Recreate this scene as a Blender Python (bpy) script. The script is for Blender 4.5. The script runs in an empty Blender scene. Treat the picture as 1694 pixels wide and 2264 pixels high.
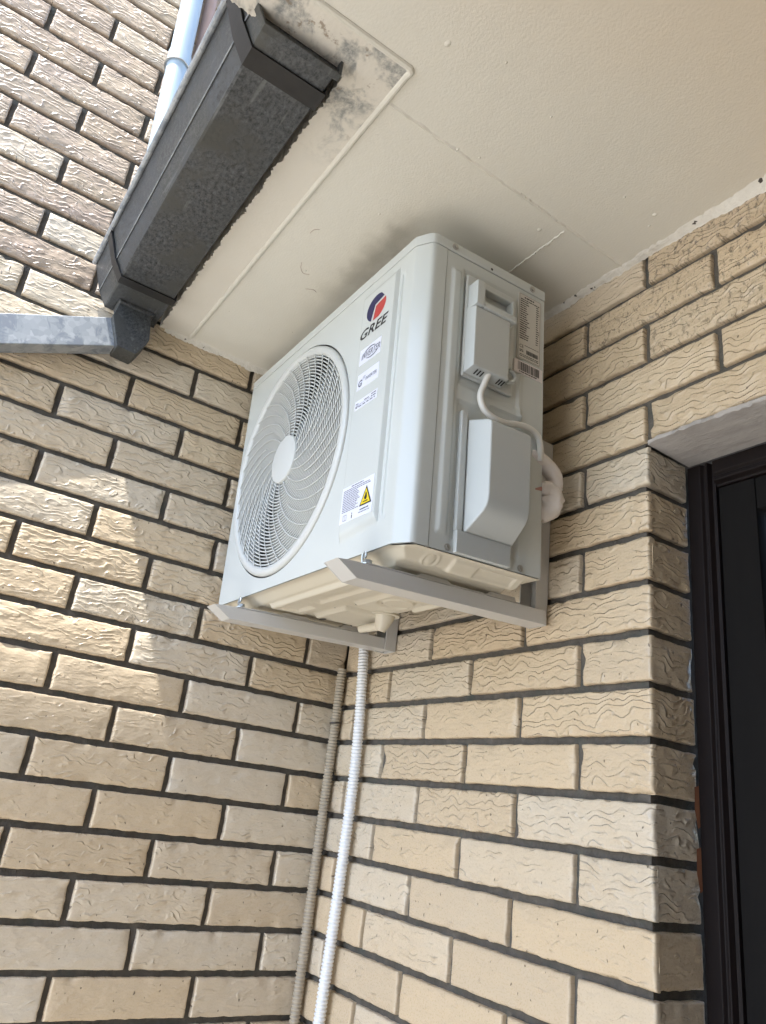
import bpy, bmesh, math, random
import numpy as np
from mathutils import Matrix, Vector

random.seed(7)
rng = np.random.default_rng(11)
S = bpy.context.scene
COL = S.collection

# ------------------------------------------------------------------ camera
cam_d = bpy.data.cameras.new("camera")
cam_d.sensor_fit = 'HORIZONTAL'
cam_d.sensor_width = 36.0
cam_d.lens = 36.0 * 1661.6 / 1694.0
cam_d.clip_start = 0.02
cam_d.clip_end = 400
cam = bpy.data.objects.new("camera", cam_d)
COL.objects.link(cam)
RX = Vector((0.55886190, 0.82101221, 0.11667187))
UP = Vector((0.24697857, -0.29909912, 0.92170565))
BK = Vector((0.79162804, -0.48629072, -0.36992753))
cam.matrix_world = Matrix(((RX.x, UP.x, BK.x, 1.73087), (RX.y, UP.y, BK.y, -1.00847),
                           (RX.z, UP.z, BK.z, -0.49798), (0, 0, 0, 1)))
S.camera = cam

# ------------------------------------------------------------------ light
SUN_A, SUN_B = 0.20, 0.419                     # sunlight runs along (-A, +B, -1)
sun_dir = Vector((-SUN_A, SUN_B, -1.0)).normalized()
to_sun = -sun_dir
elev = math.asin(to_sun.z)
w = bpy.data.worlds.new("World")
S.world = w
w.use_nodes = True
nt = w.node_tree
bg = nt.nodes["Background"]
sky = nt.nodes.new("ShaderNodeTexSky")
sky.sky_type = 'NISHITA'
sky.sun_disc = False
sky.sun_elevation = elev
sky.sun_rotation = math.atan2(to_sun.x, to_sun.y)
sky.air_density = 1.0
sky.dust_density = 1.2
nt.links.new(sky.outputs[0], bg.inputs[0])
bg.inputs[1].default_value = 0.15
sd = bpy.data.lights.new("sun", 'SUN')
sd.energy = 2.0
sd.angle = math.radians(0.6)
sd.color = (1.0, 0.975, 0.94)
so = bpy.data.objects.new("sun", sd)
so.rotation_euler = sun_dir.to_track_quat('-Z', 'Y').to_euler()
so.location = (2, -4, 8)
COL.objects.link(so)
S.view_settings.view_transform = 'Standard'
S.view_settings.look = 'None'
S.view_settings.gamma = 1
S.view_settings.exposure = 2.47
S.cycles.max_bounces = 8
S.cycles.diffuse_bounces = 6

# ------------------------------------------------------------------ material helpers
class NT:
    def __init__(s, name):
        s.m = bpy.data.materials.new(name)
        s.m.use_nodes = True
        s.t = s.m.node_tree
        s.b = s.t.nodes["Principled BSDF"]
    def n(s, typ, **kw):
        o = s.t.nodes.new(typ)
        for k, v in kw.items():
            setattr(o, k, v)
        return o
    def l(s, a, b):
        s.t.links.new(a, b)
    def val(s, sock, v):
        if hasattr(v, "is_output"):
            s.l(v, sock)
        else:
            sock.default_value = v
    def math(s, op, a, b=None, c=None, clamp=False):
        o = s.n("ShaderNodeMath", operation=op, use_clamp=clamp)
        s.val(o.inputs[0], a)
        if b is not None: s.val(o.inputs[1], b)
        if c is not None: s.val(o.inputs[2], c)
        return o.outputs[0]
    def smooth(s, v, a, b):
        o = s.n("ShaderNodeMapRange", interpolation_type='SMOOTHSTEP')
        s.val(o.inputs[0], v)
        o.inputs[1].default_value = a
        o.inputs[2].default_value = b
        return o.outputs[0]
    def lin(s, v, a, b, c=0.0, d=1.0):
        o = s.n("ShaderNodeMapRange")
        s.val(o.inputs[0], v)
        for i, q in enumerate((a, b, c, d)): o.inputs[i + 1].default_value = q
        return o.outputs[0]
    def mix(s, f, a, b, mode='MIX'):
        o = s.n("ShaderNodeMix", data_type='RGBA', blend_type=mode)
        s.val(o.inputs[0], f)
        for i, q in ((6, a), (7, b)):
            if hasattr(q, "is_output"): s.l(q, o.inputs[i])
            else: o.inputs[i].default_value = (q[0], q[1], q[2], 1)
        return o.outputs[2]
    def coord(s, which="Object"):
        return s.n("ShaderNodeTexCoord").outputs[which]
    def noise(s, vec, scale, detail=2.0, rough=0.5, dist=0.0, dim='3D'):
        o = s.n("ShaderNodeTexNoise", noise_dimensions=dim)
        s.l(vec, o.inputs["Vector"])
        o.inputs["Scale"].default_value = scale
        o.inputs["Detail"].default_value = detail
        o.inputs["Roughness"].default_value = rough
        o.inputs["Distortion"].default_value = dist
        return o.outputs["Fac"]
    def mapv(s, vec, sc=(1, 1, 1), loc=(0, 0, 0)):
        o = s.n("ShaderNodeMapping")
        s.l(vec, o.inputs[0])
        o.inputs["Scale"].default_value = sc
        o.inputs["Location"].default_value = loc
        return o.outputs[0]
    def bump(s, h, strength=0.3, dist=0.002, normal=None):
        o = s.n("ShaderNodeBump")
        o.inputs["Strength"].default_value = strength
        o.inputs["Distance"].default_value = dist
        s.l(h, o.inputs["Height"])
        if normal is not None: s.l(normal, o.inputs["Normal"])
        s.l(o.outputs[0], s.b.inputs["Normal"])
        return o.outputs[0]
    def base(s, c): s.val(s.b.inputs["Base Color"], c if hasattr(c, "is_output") else (c[0], c[1], c[2], 1))
    def rough(s, r): s.val(s.b.inputs["Roughness"], r)
    def metal(s, r): s.b.inputs["Metallic"].default_value = r
    def spec(s, r): s.b.inputs["Specular IOR Level"].default_value = r

def simple(name, col, rough=0.5, metal=0.0, var=0.06, scale=30.0, bump=0.0, bscale=200.0, spec=0.5):
    M = NT(name)
    v = M.coord()
    n = M.noise(v, scale, 3.0)
    dark = tuple(c * (1 - var) for c in col)
    lite = tuple(min(1, c * (1 + var)) for c in col)
    M.base(M.mix(n, dark, lite))
    M.val(M.b.inputs["Roughness"], M.lin(n, 0, 1, rough * 0.85, rough * 1.15))
    M.metal(metal); M.spec(spec)
    if bump: M.bump(M.noise(v, bscale, 3.0), bump, 0.001)
    return M.m

# ---- rippled brick
def brick_material():
    M = NT("rippled_brick")
    uv = M.coord("UV")
    att = M.n("ShaderNodeAttribute", attribute_name="brick")
    sep = M.n("ShaderNodeSeparateColor"); M.l(att.outputs["Color"], sep.inputs[0])
    hue, valr, rip = sep.outputs[0], sep.outputs[1], sep.outputs[2]
    s2 = M.n("ShaderNodeSeparateXYZ"); M.l(uv, s2.inputs[0])
    u, v = s2.outputs[0], s2.outputs[1]
    n1 = M.noise(M.mapv(uv, (21, 27, 1)), 1.0, 1.5, 0.5)
    n1b = M.noise(M.mapv(uv, (60, 50, 1), (3, 7, 0)), 1.0, 1.0, 0.5)
    n2 = M.noise(M.mapv(uv, (22, 50, 1), (31, 17, 0)), 1.0, 2.0, 0.6)
    vs = M.math('ADD', v, M.math('MULTIPLY', u, M.math('MULTIPLY', M.math('SUBTRACT', valr, 0.35), 0.22)))
    t = M.math('ADD', M.math('MULTIPLY', vs, 68.0), M.math('MULTIPLY', n1, 4.4))
    t = M.math('ADD', t, M.math('MULTIPLY', n1b, 0.5))
    fr = M.math('FRACT', t)
    saw = M.math('POWER', fr, 2.0)
    # soften the drop behind each crest
    drop = M.smooth(fr, 1.0, 0.80)
    saw = M.math('MULTIPLY', saw, drop)
    mask = M.smooth(M.math('ADD', n2, M.math('MULTIPLY', rip, 0.26)), 0.46, 0.70)
    ripple = M.math('MULTIPLY', saw, mask)
    fine = M.noise(M.mapv(uv, (260, 300, 1)), 1.0, 3.0, 0.6)
    soft = M.noise(M.mapv(uv, (30, 55, 1)), 1.0, 2.0, 0.5)
    pit = M.smooth(M.noise(M.mapv(uv, (130, 90, 1), (9, 2, 0)), 1.0, 1.0), 0.735, 0.775)
    h = M.math('ADD', M.math('MULTIPLY', ripple, 1.0), M.math('MULTIPLY', fine, 0.10))
    h = M.math('ADD', h, M.math('MULTIPLY', soft, 1.0))
    h = M.math('SUBTRACT', h, M.math('MULTIPLY', pit, 0.6))
    M.bump(h, 1.0, 0.0038)
    cream, tan, pink = (0.650, 0.585, 0.475), (0.605, 0.490, 0.340), (0.335, 0.258, 0.215)
    c = M.mix(M.smooth(hue, 0.30, 0.85), cream, tan)
    c = M.mix(M.smooth(hue, 0.24, 0.06), c, pink)
    big = M.noise(M.mapv(uv, (7, 12, 1), (5, 5, 0)), 1.0, 3.0, 0.6)
    c = M.mix(M.lin(big, 0.3, 0.7, 0.0, 0.55), c, tan)
    c = M.mix(M.lin(valr, 0, 1, 0.0, 0.34), c, (0.30, 0.235, 0.165), 'MIX')
    c = M.mix(M.math('MULTIPLY', fine, 0.25), c, (0.36, 0.28, 0.19))
    # cement smears left on some bricks (alpha of the brick attribute)
    sm = M.noise(M.mapv(uv, (110, 60, 1), (2, 9, 0)), 1.0, 5.0, 0.8)
    smear = M.math('MULTIPLY', M.smooth(sm, 0.52, 0.60), att.outputs["Alpha"])
    c = M.mix(M.math('MULTIPLY', smear, 0.8), c, (0.12, 0.095, 0.07))
    dot = M.math('MULTIPLY', pit, 0.7)
    c = M.mix(dot, c, (0.10, 0.07, 0.05))
    M.base(c)
    M.rough(M.lin(fine, 0.2, 0.8, 0.22, 0.36))
    M.spec(0.5)
    return M.m
def mortar_material():
    M = NT("dark_mortar")
    v = M.coord()
    n = M.noise(v, 60, 4.0, 0.65)
    n2 = M.noise(v, 17, 4.0, 0.7)
    c = M.mix(n, (0.050, 0.045, 0.039), (0.160, 0.146, 0.126))
    c = M.mix(M.smooth(n2, 0.5, 0.75), c, (0.075, 0.082, 0.072))
    M.base(c); M.rough(0.95)
    M.bump(M.noise(v, 180, 4.0, 0.7), 0.9, 0.003)
    return M.m
def ceiling_material():
    M = NT("cream_soffit_paint")
    v = M.coord()
    n = M.noise(v, 2.2, 3.0)
    c = M.mix(n, (0.645, 0.62, 0.54), (0.71, 0.685, 0.60))
    sx = M.n("ShaderNodeSeparateXYZ"); M.l(v, sx.inputs[0])
    x, y = M.math('ADD', sx.outputs[0], 0.9), M.math('ADD', sx.outputs[1], -0.3)
    warm = M.smooth(M.math('ADD', x, M.math('MULTIPLY', n, 0.3)), 1.15, 1.6)
    c = M.mix(M.math('MULTIPLY', warm, 0.6), c, (0.66, 0.545, 0.40))  # warm shading towards the door end, painted into the ceiling colour
    # sooty scuff where the unit was pushed along the boards
    d1 = M.math('ABSOLUTE', M.math('SUBTRACT', y, -0.405))
    band = M.smooth(M.math('ADD', d1, M.math('MULTIPLY', M.noise(v, 22, 3.0), 0.06)), 0.085, 0.025)
    xr = M.math('MULTIPLY', M.smooth(x, 0.22, 0.62), M.smooth(x, 0.78, 0.68))
    c = M.mix(M.math('MULTIPLY', M.math('MULTIPLY', band, xr), 0.6), c, (0.23, 0.21, 0.17))
    # small dirt specks
    sp = M.smooth(M.noise(v, 95, 1.0), 0.80, 0.83)
    c = M.mix(M.math('MULTIPLY', sp, 0.5), c, (0.25, 0.20, 0.14))
    M.base(c); M.rough(0.75); M.spec(0.25)
    b = M.math('ADD', M.noise(v, 240, 2.0), M.math('MULTIPLY', M.noise(v, 14, 3.0), 1.5))
    M.bump(b, 0.35, 0.0015)
    return M.m
def strip_material():
    M = NT("mouldy_edge_paint")
    v = M.coord()
    n = M.noise(v, 4, 3.0)
    c = M.mix(n, (0.63, 0.59, 0.51), (0.72, 0.685, 0.60))
    sx = M.n("ShaderNodeSeparateXYZ"); M.l(v, sx.inputs[0])
    x, y = M.math('ADD', sx.outputs[0], 0.9), M.math('ADD', sx.outputs[1], -0.3)
    near = M.smooth(x, 0.70, 0.88)
    m1 = M.noise(v, 15, 4.0, 0.65, 0.4)
    m2 = M.noise(M.mapv(v, (1, 1, 1), (4, 1, 0)), 48, 5.0, 0.8)
    f = M.math('MULTIPLY', M.smooth(m1, 0.46, 0.60), M.lin(m2, 0.36, 0.58, 0.10, 0.85))
    f = M.math('MULTIPLY', f, near)
    c = M.mix(f, c, (0.215, 0.225, 0.220))
    f2 = M.math('MULTIPLY', M.smooth(M.noise(M.mapv(v, (1, 1, 1), (9, 4, 0)), 28, 5.0, 0.7), 0.58, 0.66), M.smooth(x, 0.70, 0.98))
    c = M.mix(M.math('MULTIPLY', f2, 0.75), c, (0.25, 0.19, 0.13))
    M.base(c); M.rough(0.8); M.spec(0.2)
    M.bump(M.math('ADD', M.noise(v, 130, 3.0), M.math('MULTIPLY', f, -0.8)), 0.4, 0.0015)
    return M.m
def plaster_material():
    M = NT("rough_white_plaster")
    v = M.coord()
    n = M.noise(v, 55, 4.0, 0.7)
    c = M.mix(n, (0.58, 0.55, 0.48), (0.80, 0.77, 0.69))
    c = M.mix(M.smooth(M.noise(v, 60, 2.0), 0.68, 0.72), c, (0.06, 0.05, 0.04))
    M.base(c); M.rough(0.85)
    M.bump(n, 0.9, 0.004)
    return M.m
def zinc_dark():
    M = NT("weathered_zinc")
    v = M.coord()
    n = M.noise(v, 7, 4.0, 0.6)
    n2 = M.smooth(M.noise(M.mapv(v, (0.8, 1.1, 1.1)), 120, 6.0, 0.8, 0.2), 0.30, 0.70)
    n3 = M.noise(M.mapv(v, (4, 60, 60)), 1.0, 3.0)
    c = M.mix(n2, (0.022, 0.024, 0.026), (0.125, 0.132, 0.136))
    c = M.mix(M.smooth(n, 0.45, 0.7), c, (0.078, 0.079, 0.072))
    c = M.mix(M.math('MULTIPLY', M.smooth(n3, 0.62, 0.72), 0.4), c, (0.22, 0.23, 0.225))
    M.base(c); M.rough(M.lin(n2, 0.3, 0.7, 0.38, 0.62)); M.metal(0.35)
    M.bump(n2, 0.15, 0.001)
    return M.m
def zinc_light():
    M = NT("galvanised_steel")
    v = M.coord()
    vo = M.n("ShaderNodeTexVoronoi"); vo.inputs["Scale"].default_value = 75
    M.l(M.mapv(v, (1, 1, 1)), vo.inputs["Vector"])
    sp = M.n("ShaderNodeSeparateColor"); M.l(vo.outputs["Color"], sp.inputs[0])
    n = M.noise(v, 22, 4.0, 0.65, 0.8)
    c = M.mix(sp.outputs[0], (0.34, 0.37, 0.40), (0.50, 0.53, 0.55))
    c = M.mix(M.smooth(n, 0.48, 0.62), c, (0.27, 0.30, 0.34))
    M.base(c); M.rough(0.42); M.metal(0.45)
    return M.m
def wood_dark(name, c0, c1, rough=0.5):
    M = NT(name)
    v = M.coord()
    n = M.noise(M.mapv(v, (60, 60, 5)), 1.0, 4.0, 0.6, 0.4)
    M.base(M.mix(n, c0, c1)); M.rough(rough); M.spec(0.15)
    M.bump(n, 0.25, 0.001)
    return M.m
def concrete_material(name, a, b, sc=40):
    M = NT(name)
    v = M.coord()
    n = M.noise(M.mapv(v, (0.35, 1, 1)), sc, 5.0, 0.7)
    M.base(M.mix(n, a, b)); M.rough(0.9)
    M.bump(n, 0.6, 0.004)
    return M.m

MAT = dict(
    brick=brick_material(), mortar=mortar_material(), ceil=ceiling_material(), strip=strip_material(),
    plaster=plaster_material(), zinc=zinc_dark(), galv=zinc_light(),
    paint=simple("white_enamel", (0.565, 0.60, 0.59), 0.24, 0, 0.015, 6),
    pan=simple("bounce_tinted_enamel", (0.60, 0.56, 0.46), 0.30, 0, 0.03, 9),  # same enamel as the casing, with warm ground bounce put into its colour
    plastic=simple("grey_white_plastic", (0.52, 0.55, 0.545), 0.32, 0, 0.02, 12),
    grille=simple("grille_plastic", (0.58, 0.60, 0.585), 0.34, 0, 0.02, 12),
    blade=simple("fan_blade_plastic", (0.17, 0.17, 0.16), 0.5),
    dark=simple("dark_interior", (0.045, 0.05, 0.048), 0.7),
    duct=simple("duct_metal", (0.11, 0.11, 0.10), 0.5),
    rail=simple("bracket_enamel", (0.56, 0.555, 0.535), 0.33, 0, 0.02, 14),
    steel=simple("zinc_plated_steel", (0.55, 0.60, 0.62), 0.28, 0.85, 0.08, 60),
    screw=simple("dull_screw_steel", (0.42, 0.41, 0.38), 0.35, 0.7, 0.08, 60),
    black=simple("black_ink", (0.012, 0.012, 0.014), 0.5, 0, 0.0),
    inkgrey=simple("grey_ink", (0.10, 0.11, 0.16), 0.5, 0, 0.0),
    navy=simple("navy_ink", (0.018, 0.018, 0.085), 0.45, 0, 0.0),
    red=simple("red_ink", (0.48, 0.055, 0.05), 0.45, 0, 0.0),
    yellow=simple("yellow_ink", (0.80, 0.62, 0.02), 0.45, 0, 0.0),
    sticker=simple("white_sticker", (0.72, 0.75, 0.86), 0.35, 0, 0.01),
    label=simple("grey_label", (0.60, 0.585, 0.54), 0.45, 0, 0.01),
    cable=simple("white_cable", (0.74, 0.73, 0.69), 0.4, 0, 0.02),
    whitehose=simple("white_hose_plastic", (0.78, 0.80, 0.82), 0.32, 0, 0.03, 18),
    tanhose=simple("tan_hose_plastic", (0.38, 0.33, 0.255), 0.5, 0, 0.15, 25),
    tape=simple("crumpled_white_tape", (0.74, 0.69, 0.65), 0.45, 0, 0.06, 40, 0.7, 70),
    foam=simple("pink_foam", (0.42, 0.22, 0.18), 0.6, 0, 0.2, 60),
    pvc=simple("pale_blue_pvc", (0.35, 0.43, 0.50), 0.34, 0, 0.03, 10),
    brownpipe=simple("dusty_brown_pipe", (0.36, 0.25, 0.21), 0.6, 0, 0.15, 30),
    frame=wood_dark("dark_red_wood", (0.006, 0.0042, 0.0042), (0.014, 0.0095, 0.009), 0.5),
    leaf=wood_dark("black_brown_wood", (0.004, 0.0035, 0.0035), (0.008, 0.007, 0.0065), 0.75),
    conc=concrete_material("grey_lintel_concrete", (0.24, 0.225, 0.21), (0.50, 0.47, 0.44)),
    ground=concrete_material("pale_paving", (0.50, 0.475, 0.43), (0.62, 0.60, 0.55), 5),
    roof=concrete_material("roof_slab_concrete", (0.25, 0.24, 0.22), (0.36, 0.34, 0.31), 8),
    brown=simple('light_blocker_brown', (0.16, 0.13, 0.105), 0.8, 0, 0.1, 8),
    rust=simple("rusty_brick_end", (0.26, 0.11, 0.055), 0.8, 0, 0.2, 40),
)

# ------------------------------------------------------------------ object helpers
def tag(o, label=None, cat=None, group=None, kind=None):
    if label: o["label"] = label
    if cat: o["category"] = cat
    if group: o["group"] = group
    if kind: o["kind"] = kind
    return o
def empty(name, M=None, loc=(0, 0, 0)):
    o = bpy.data.objects.new(name, None)
    o.empty_display_size = 0.1
    COL.objects.link(o)
    if M is not None: o.matrix_world = M
    else: o.location = loc
    return o

class MB:
    def __init__(s):
        s.v, s.f, s.mi = [], [], []
        s.cur = 0
    def add(s, verts, faces):
        o = len(s.v)
        s.v += [tuple(map(float, p)) for p in verts]
        for f in faces:
            s.f.append(tuple(i + o for i in f)); s.mi.append(s.cur)
    def box(s, x0, x1, y0, y1, z0, z1):
        P = [(x, y, z) for z in (z0, z1) for y in (y0, y1) for x in (x0, x1)]
        s.add(P, [(0, 2, 3, 1), (4, 5, 7, 6), (0, 1, 5, 4), (2, 6, 7, 3), (0, 4, 6, 2), (1, 3, 7, 5)])
    def prism(s, poly, fn, t0, t1):
        """poly of 2-D points swept from t0 to t1; fn(a, b, t) -> xyz"""
        n = len(poly)
        V = [fn(a, b, t0) for a, b in poly] + [fn(a, b, t1) for a, b in poly]
        F = [tuple(range(n))[::-1], tuple(range(n, 2 * n))]
        F += [(i, (i + 1) % n, n + (i + 1) % n, n + i) for i in range(n)]
        s.add(V, F)
    def grid(s, us, vs, fn, closed=False, flip=False):
        nu, nv = len(us), len(vs)
        V = [fn(u, v) for v in vs for u in us]
        F = []
        for j in range(nv - 1):
            for i in range(nu if closed else nu - 1):
                a, b = j * nu + i, j * nu + (i + 1) % nu
                q = (a, b, b + nu, a + nu)
                F.append(q[::-1] if flip else q)
        s.add(V, F)
    def tube(s, pts, r, n=12, cap=True, flat=None):
        pts = [Vector(p) for p in pts]
        rad = r if hasattr(r, "__len__") else [r] * len(pts)
        up = None
        V = []
        for i, p in enumerate(pts):
            t = (pts[min(i + 1, len(pts) - 1)] - pts[max(i - 1, 0)]).normalized()
            if up is None:
                up = Vector((0, 0, 1)) if abs(t.z) < 0.9 else Vector((1, 0, 0))
            up = (up - t * up.dot(t)).normalized()
            sd = t.cross(up)
            for k in range(n):
                a = 2 * math.pi * k / n
                V.append(p + (up * math.cos(a) + sd * math.sin(a)) * rad[i])
        F = []
        for i in range(len(pts) - 1):
            for k in range(n):
                F.append((i * n + k, i * n + (k + 1) % n, (i + 1) * n + (k + 1) % n, (i + 1) * n + k))
        if cap:
            F.append(tuple(range(n))[::-1])
            F.append(tuple((len(pts) - 1) * n + k for k in range(n)))
        s.add(V, F)
    def disc(s, c, r, axis, h, n=24):
        """short cylinder from c along axis (unit vector) by h"""
        a = Vector(axis).normalized()
        s.tube([Vector(c), Vector(c) + a * h], r, n)
    def build(s, name, mats, parent=None, bevel=0.0, smooth=35, fix=True, seg=2):
        me = bpy.data.meshes.new(name)
        me.from_pydata(s.v, [], s.f)
        mats = mats if isinstance(mats, (list, tuple)) else [mats]
        for m in mats: me.materials.append(m)
        if len(mats) > 1: me.polygons.foreach_set("material_index", s.mi)
        if fix or bevel:
            bm = bmesh.new(); bm.from_mesh(me)
            if fix: bmesh.ops.recalc_face_normals(bm, faces=bm.faces)
            if bevel:
                ed = [e for e in bm.edges if len(e.link_faces) == 2 and e.calc_face_angle(0) > 0.5]
                bmesh.ops.bevel(bm, geom=ed, offset=bevel, segments=seg, profile=0.5, affect='EDGES', clamp_overlap=True)
            bm.to_mesh(me); bm.free()
        me.validate()
        if smooth:
            me.polygons.foreach_set("use_smooth", [True] * len(me.polygons))
            me.set_sharp_from_angle(angle=math.radians(smooth))
        o = bpy.data.objects.new(name, me)
        COL.objects.link(o)
        if bevel:
            wn = o.modifiers.new('weighted_normals', 'WEIGHTED_NORMAL'); wn.keep_sharp = True; wn.weight = 100
        if parent is not None: o.parent = parent
        return o

def ss(a, b, x):
    t = min(1.0, max(0.0, (x - a) / (b - a)))
    return t * t * (3 - 2 * t)
def pad(u, v, u0, u1, v0, v1, w):
    return min(ss(u0, u0 + w, u), 1 - ss(u1 - w, u1, u), ss(v0, v0 + w, v), 1 - ss(v1 - w, v1, v))
def lsp(a, b, n): return [a + (b - a) * i / (n - 1) for i in range(n)]
def spline(pts, n=8):
    P = [Vector(p) for p in pts]
    out = []
    for i in range(len(P) - 1):
        p0, p1, p2, p3 = P[max(i - 1, 0)], P[i], P[i + 1], P[min(i + 2, len(P) - 1)]
        for k in range(n):
            t = k / n
            out.append(0.5 * ((2 * p1) + (p2 - p0) * t + (2 * p0 - 5 * p1 + 4 * p2 - p3) * t * t + (3 * p1 - p0 - 3 * p2 + p3) * t ** 3))
    out.append(P[-1])
    return out

# value noise on numpy arrays
_L = rng.random((256, 256))
def vnoise(x, y):
    xi, yi = np.floor(x).astype(int), np.floor(y).astype(int)
    fx, fy = x - xi, y - yi
    fx, fy = fx * fx * (3 - 2 * fx), fy * fy * (3 - 2 * fy)
    g = lambda a, b: _L[a & 255, b & 255]
    return (g(xi, yi) * (1 - fx) + g(xi + 1, yi) * fx) * (1 - fy) + (g(xi, yi + 1) * (1 - fx) + g(xi + 1, yi + 1) * fx) * fy
def wob(a, b=0.0, sc=40.0):
    return float(vnoise(np.array(a * sc + 77.3), np.array(b * sc + 13.1))) - 0.5

# ------------------------------------------------------------------ brickwork
CO, PITCH, JT = 0.086, 0.2965, 0.013
class Bricks:
    def __init__(s):
        s.V, s.F, s.UV, s.C, s.MI = [], [], [], [], []
        s.n = 0
    def brick(s, u0, u1, v0, v1, place, flip, hi, col, left_sharp=False, right_sharp=False, depth=0.015):
        r = 0.005
        def axis(a, b, step):
            e = [0.0, 0.0007, 0.0018, 0.0034, 0.0055]
            L = b - a
            if L < 0.016: e = [0.0, 0.001, 0.003]
            m = max(2, int((L - 2 * e[-1]) / step))
            inner = list(np.linspace(e[-1], L - e[-1], m + 1))[1:-1]
            return np.array([a + q for q in e] + [a + q for q in inner] + [b - q for q in e[::-1]])
        us = axis(u0, u1, 0.009 if hi else 0.15)
        vs = axis(v0, v1, 0.009 if hi else 0.08)
        U, W = np.meshgrid(us, vs)
        du = np.minimum(U - u0, u1 - U)
        if left_sharp: du = np.where(U - u0 < u1 - U, 1.0, du)
        if right_sharp: du = np.where(U - u0 >= u1 - U, 1.0, du)
        dv = np.minimum(W - v0, v1 - W)
        def rr(d): 
            q = np.clip((r - d) / r, 0, 1)
            return r * (1 - np.sqrt(np.maximum(0, 1 - q * q)))
        ox, oy = random.uniform(0, 90), random.uniform(0, 90)
        H = -np.maximum(rr(du), rr(dv)) * 0.8
        H = H + 0.0016 * (vnoise(U * 22 + ox, W * 40 + oy) - 0.5)
        # ragged outline, strongest on the rim
        rim = np.clip(1 - np.minimum(du, dv) / 0.02, 0, 1)
        a = 0.0026 if hi else 0.0
        U2 = U + rim * a * ((vnoise(U * 60 + oy, W * 95 + ox) - 0.5) if not (left_sharp or right_sharp) else 0)
        W2 = W + rim * a * (vnoise(U * 75 + ox + 9, W * 60 + oy) - 0.5)
        if hi:
            H = H - rim * 0.0022 * vnoise(U * 130 + ox, W * 130 + oy)
            H = H - rim * 0.006 * np.clip((vnoise(U * 34 + oy, W * 34 + ox) - 0.80) * 9, 0, 1)
        nv, nu = U.shape
        def ring(A): return np.pad(A, 1, mode='edge')
        U3, W3, H3 = ring(U2), ring(W2), ring(H)
        H3[0, :] = H3[-1, :] = -depth
        H3[:, 0] = H3[:, -1] = -depth
        P = place(U3.ravel(), W3.ravel(), H3.ravel())
        nu, nv = nu + 2, nv + 2
        idx = np.arange(nu * nv).reshape(nv, nu) + s.n
        q = np.stack([idx[:-1, :-1], idx[:-1, 1:], idx[1:, 1:], idx[1:, :-1]], -1).reshape(-1, 4)
        if flip: q = q[:, ::-1]
        s.V.append(P); s.F.append(q); s.n += nu * nv
        s.UV.append(np.stack([U3.ravel() + ox, W3.ravel() + oy], -1))
        s.C.append(np.tile(np.array(col), (nu * nv, 1)))
        s.MI.append(np.zeros(len(q), int))
    def boxm(s, x0, x1, y0, y1, z0, z1, mi=1):
        P = np.array([(x, y, z) for z in (z0, z1) for y in (y0, y1) for x in (x0, x1)])
        q = np.array([(0, 2, 3, 1), (4, 5, 7, 6), (0, 1, 5, 4), (2, 6, 7, 3), (0, 4, 6, 2), (1, 3, 7, 5)]) + s.n
        s.V.append(P); s.F.append(q); s.n += 8
        s.UV.append(np.zeros((8, 2))); s.C.append(np.zeros((8, 4))); s.MI.append(np.full(6, mi))
    def build(s, name, mats):
        V = np.concatenate(s.V); F = np.concatenate(s.F)
        me = bpy.data.meshes.new(name)
        me.vertices.add(len(V)); me.vertices.foreach_set("co", V.ravel().astype(np.float32))
        me.loops.add(F.size); me.loops.foreach_set("vertex_index", F.ravel().astype(np.int32))
        me.polygons.add(len(F)); me.polygons.foreach_set("loop_start", np.arange(0, F.size, 4, dtype=np.int32))
        for m in mats: me.materials.append(m)
        me.polygons.foreach_set("material_index", np.concatenate(s.MI).astype(np.int32))
        me.update(calc_edges=True)
        uv = me.uv_layers.new(name="UVMap")
        uv.data.foreach_set("uv", np.concatenate(s.UV)[F.ravel()].ravel().astype(np.float32))
        at = me.color_attributes.new(name="brick", type='FLOAT_COLOR', domain='POINT')
        at.data.foreach_set("color", np.concatenate(s.C).ravel().astype(np.float32))
        me.polygons.foreach_set("use_smooth", [True] * len(F))
        me.set_sharp_from_angle(angle=math.radians(60))
        o = bpy.data.objects.new(name, me); COL.objects.link(o)
        return o

def brick_col(side, u, z, smear=0.0):
    r = random.random()
    hue = 0.22 + 0.78 * r
    if side == 'R' and z > 0.15: hue = 0.55 + 0.45 * r  # tanner upper bricks: the alcove's shaded tone put into their colour
    if side == 'L' and z > 0.60: hue = 0.20 * random.random()            # pinker high on the side wall, colour darkened to offset the sun there
    rip = random.uniform(0.15, 0.75)
    # faces get smoother lower down, a little earlier on the side wall
    rip -= 0.62 * ss(-0.05 if side == 'L' else -0.30, -0.45 if side == 'L' else -0.70, z + random.uniform(-0.12, 0.12))
    return (hue, random.random() * (0.8 if z > 0.3 else 0.5), rip, smear)  # darker range higher up, alcove shade painted into the bricks

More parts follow.
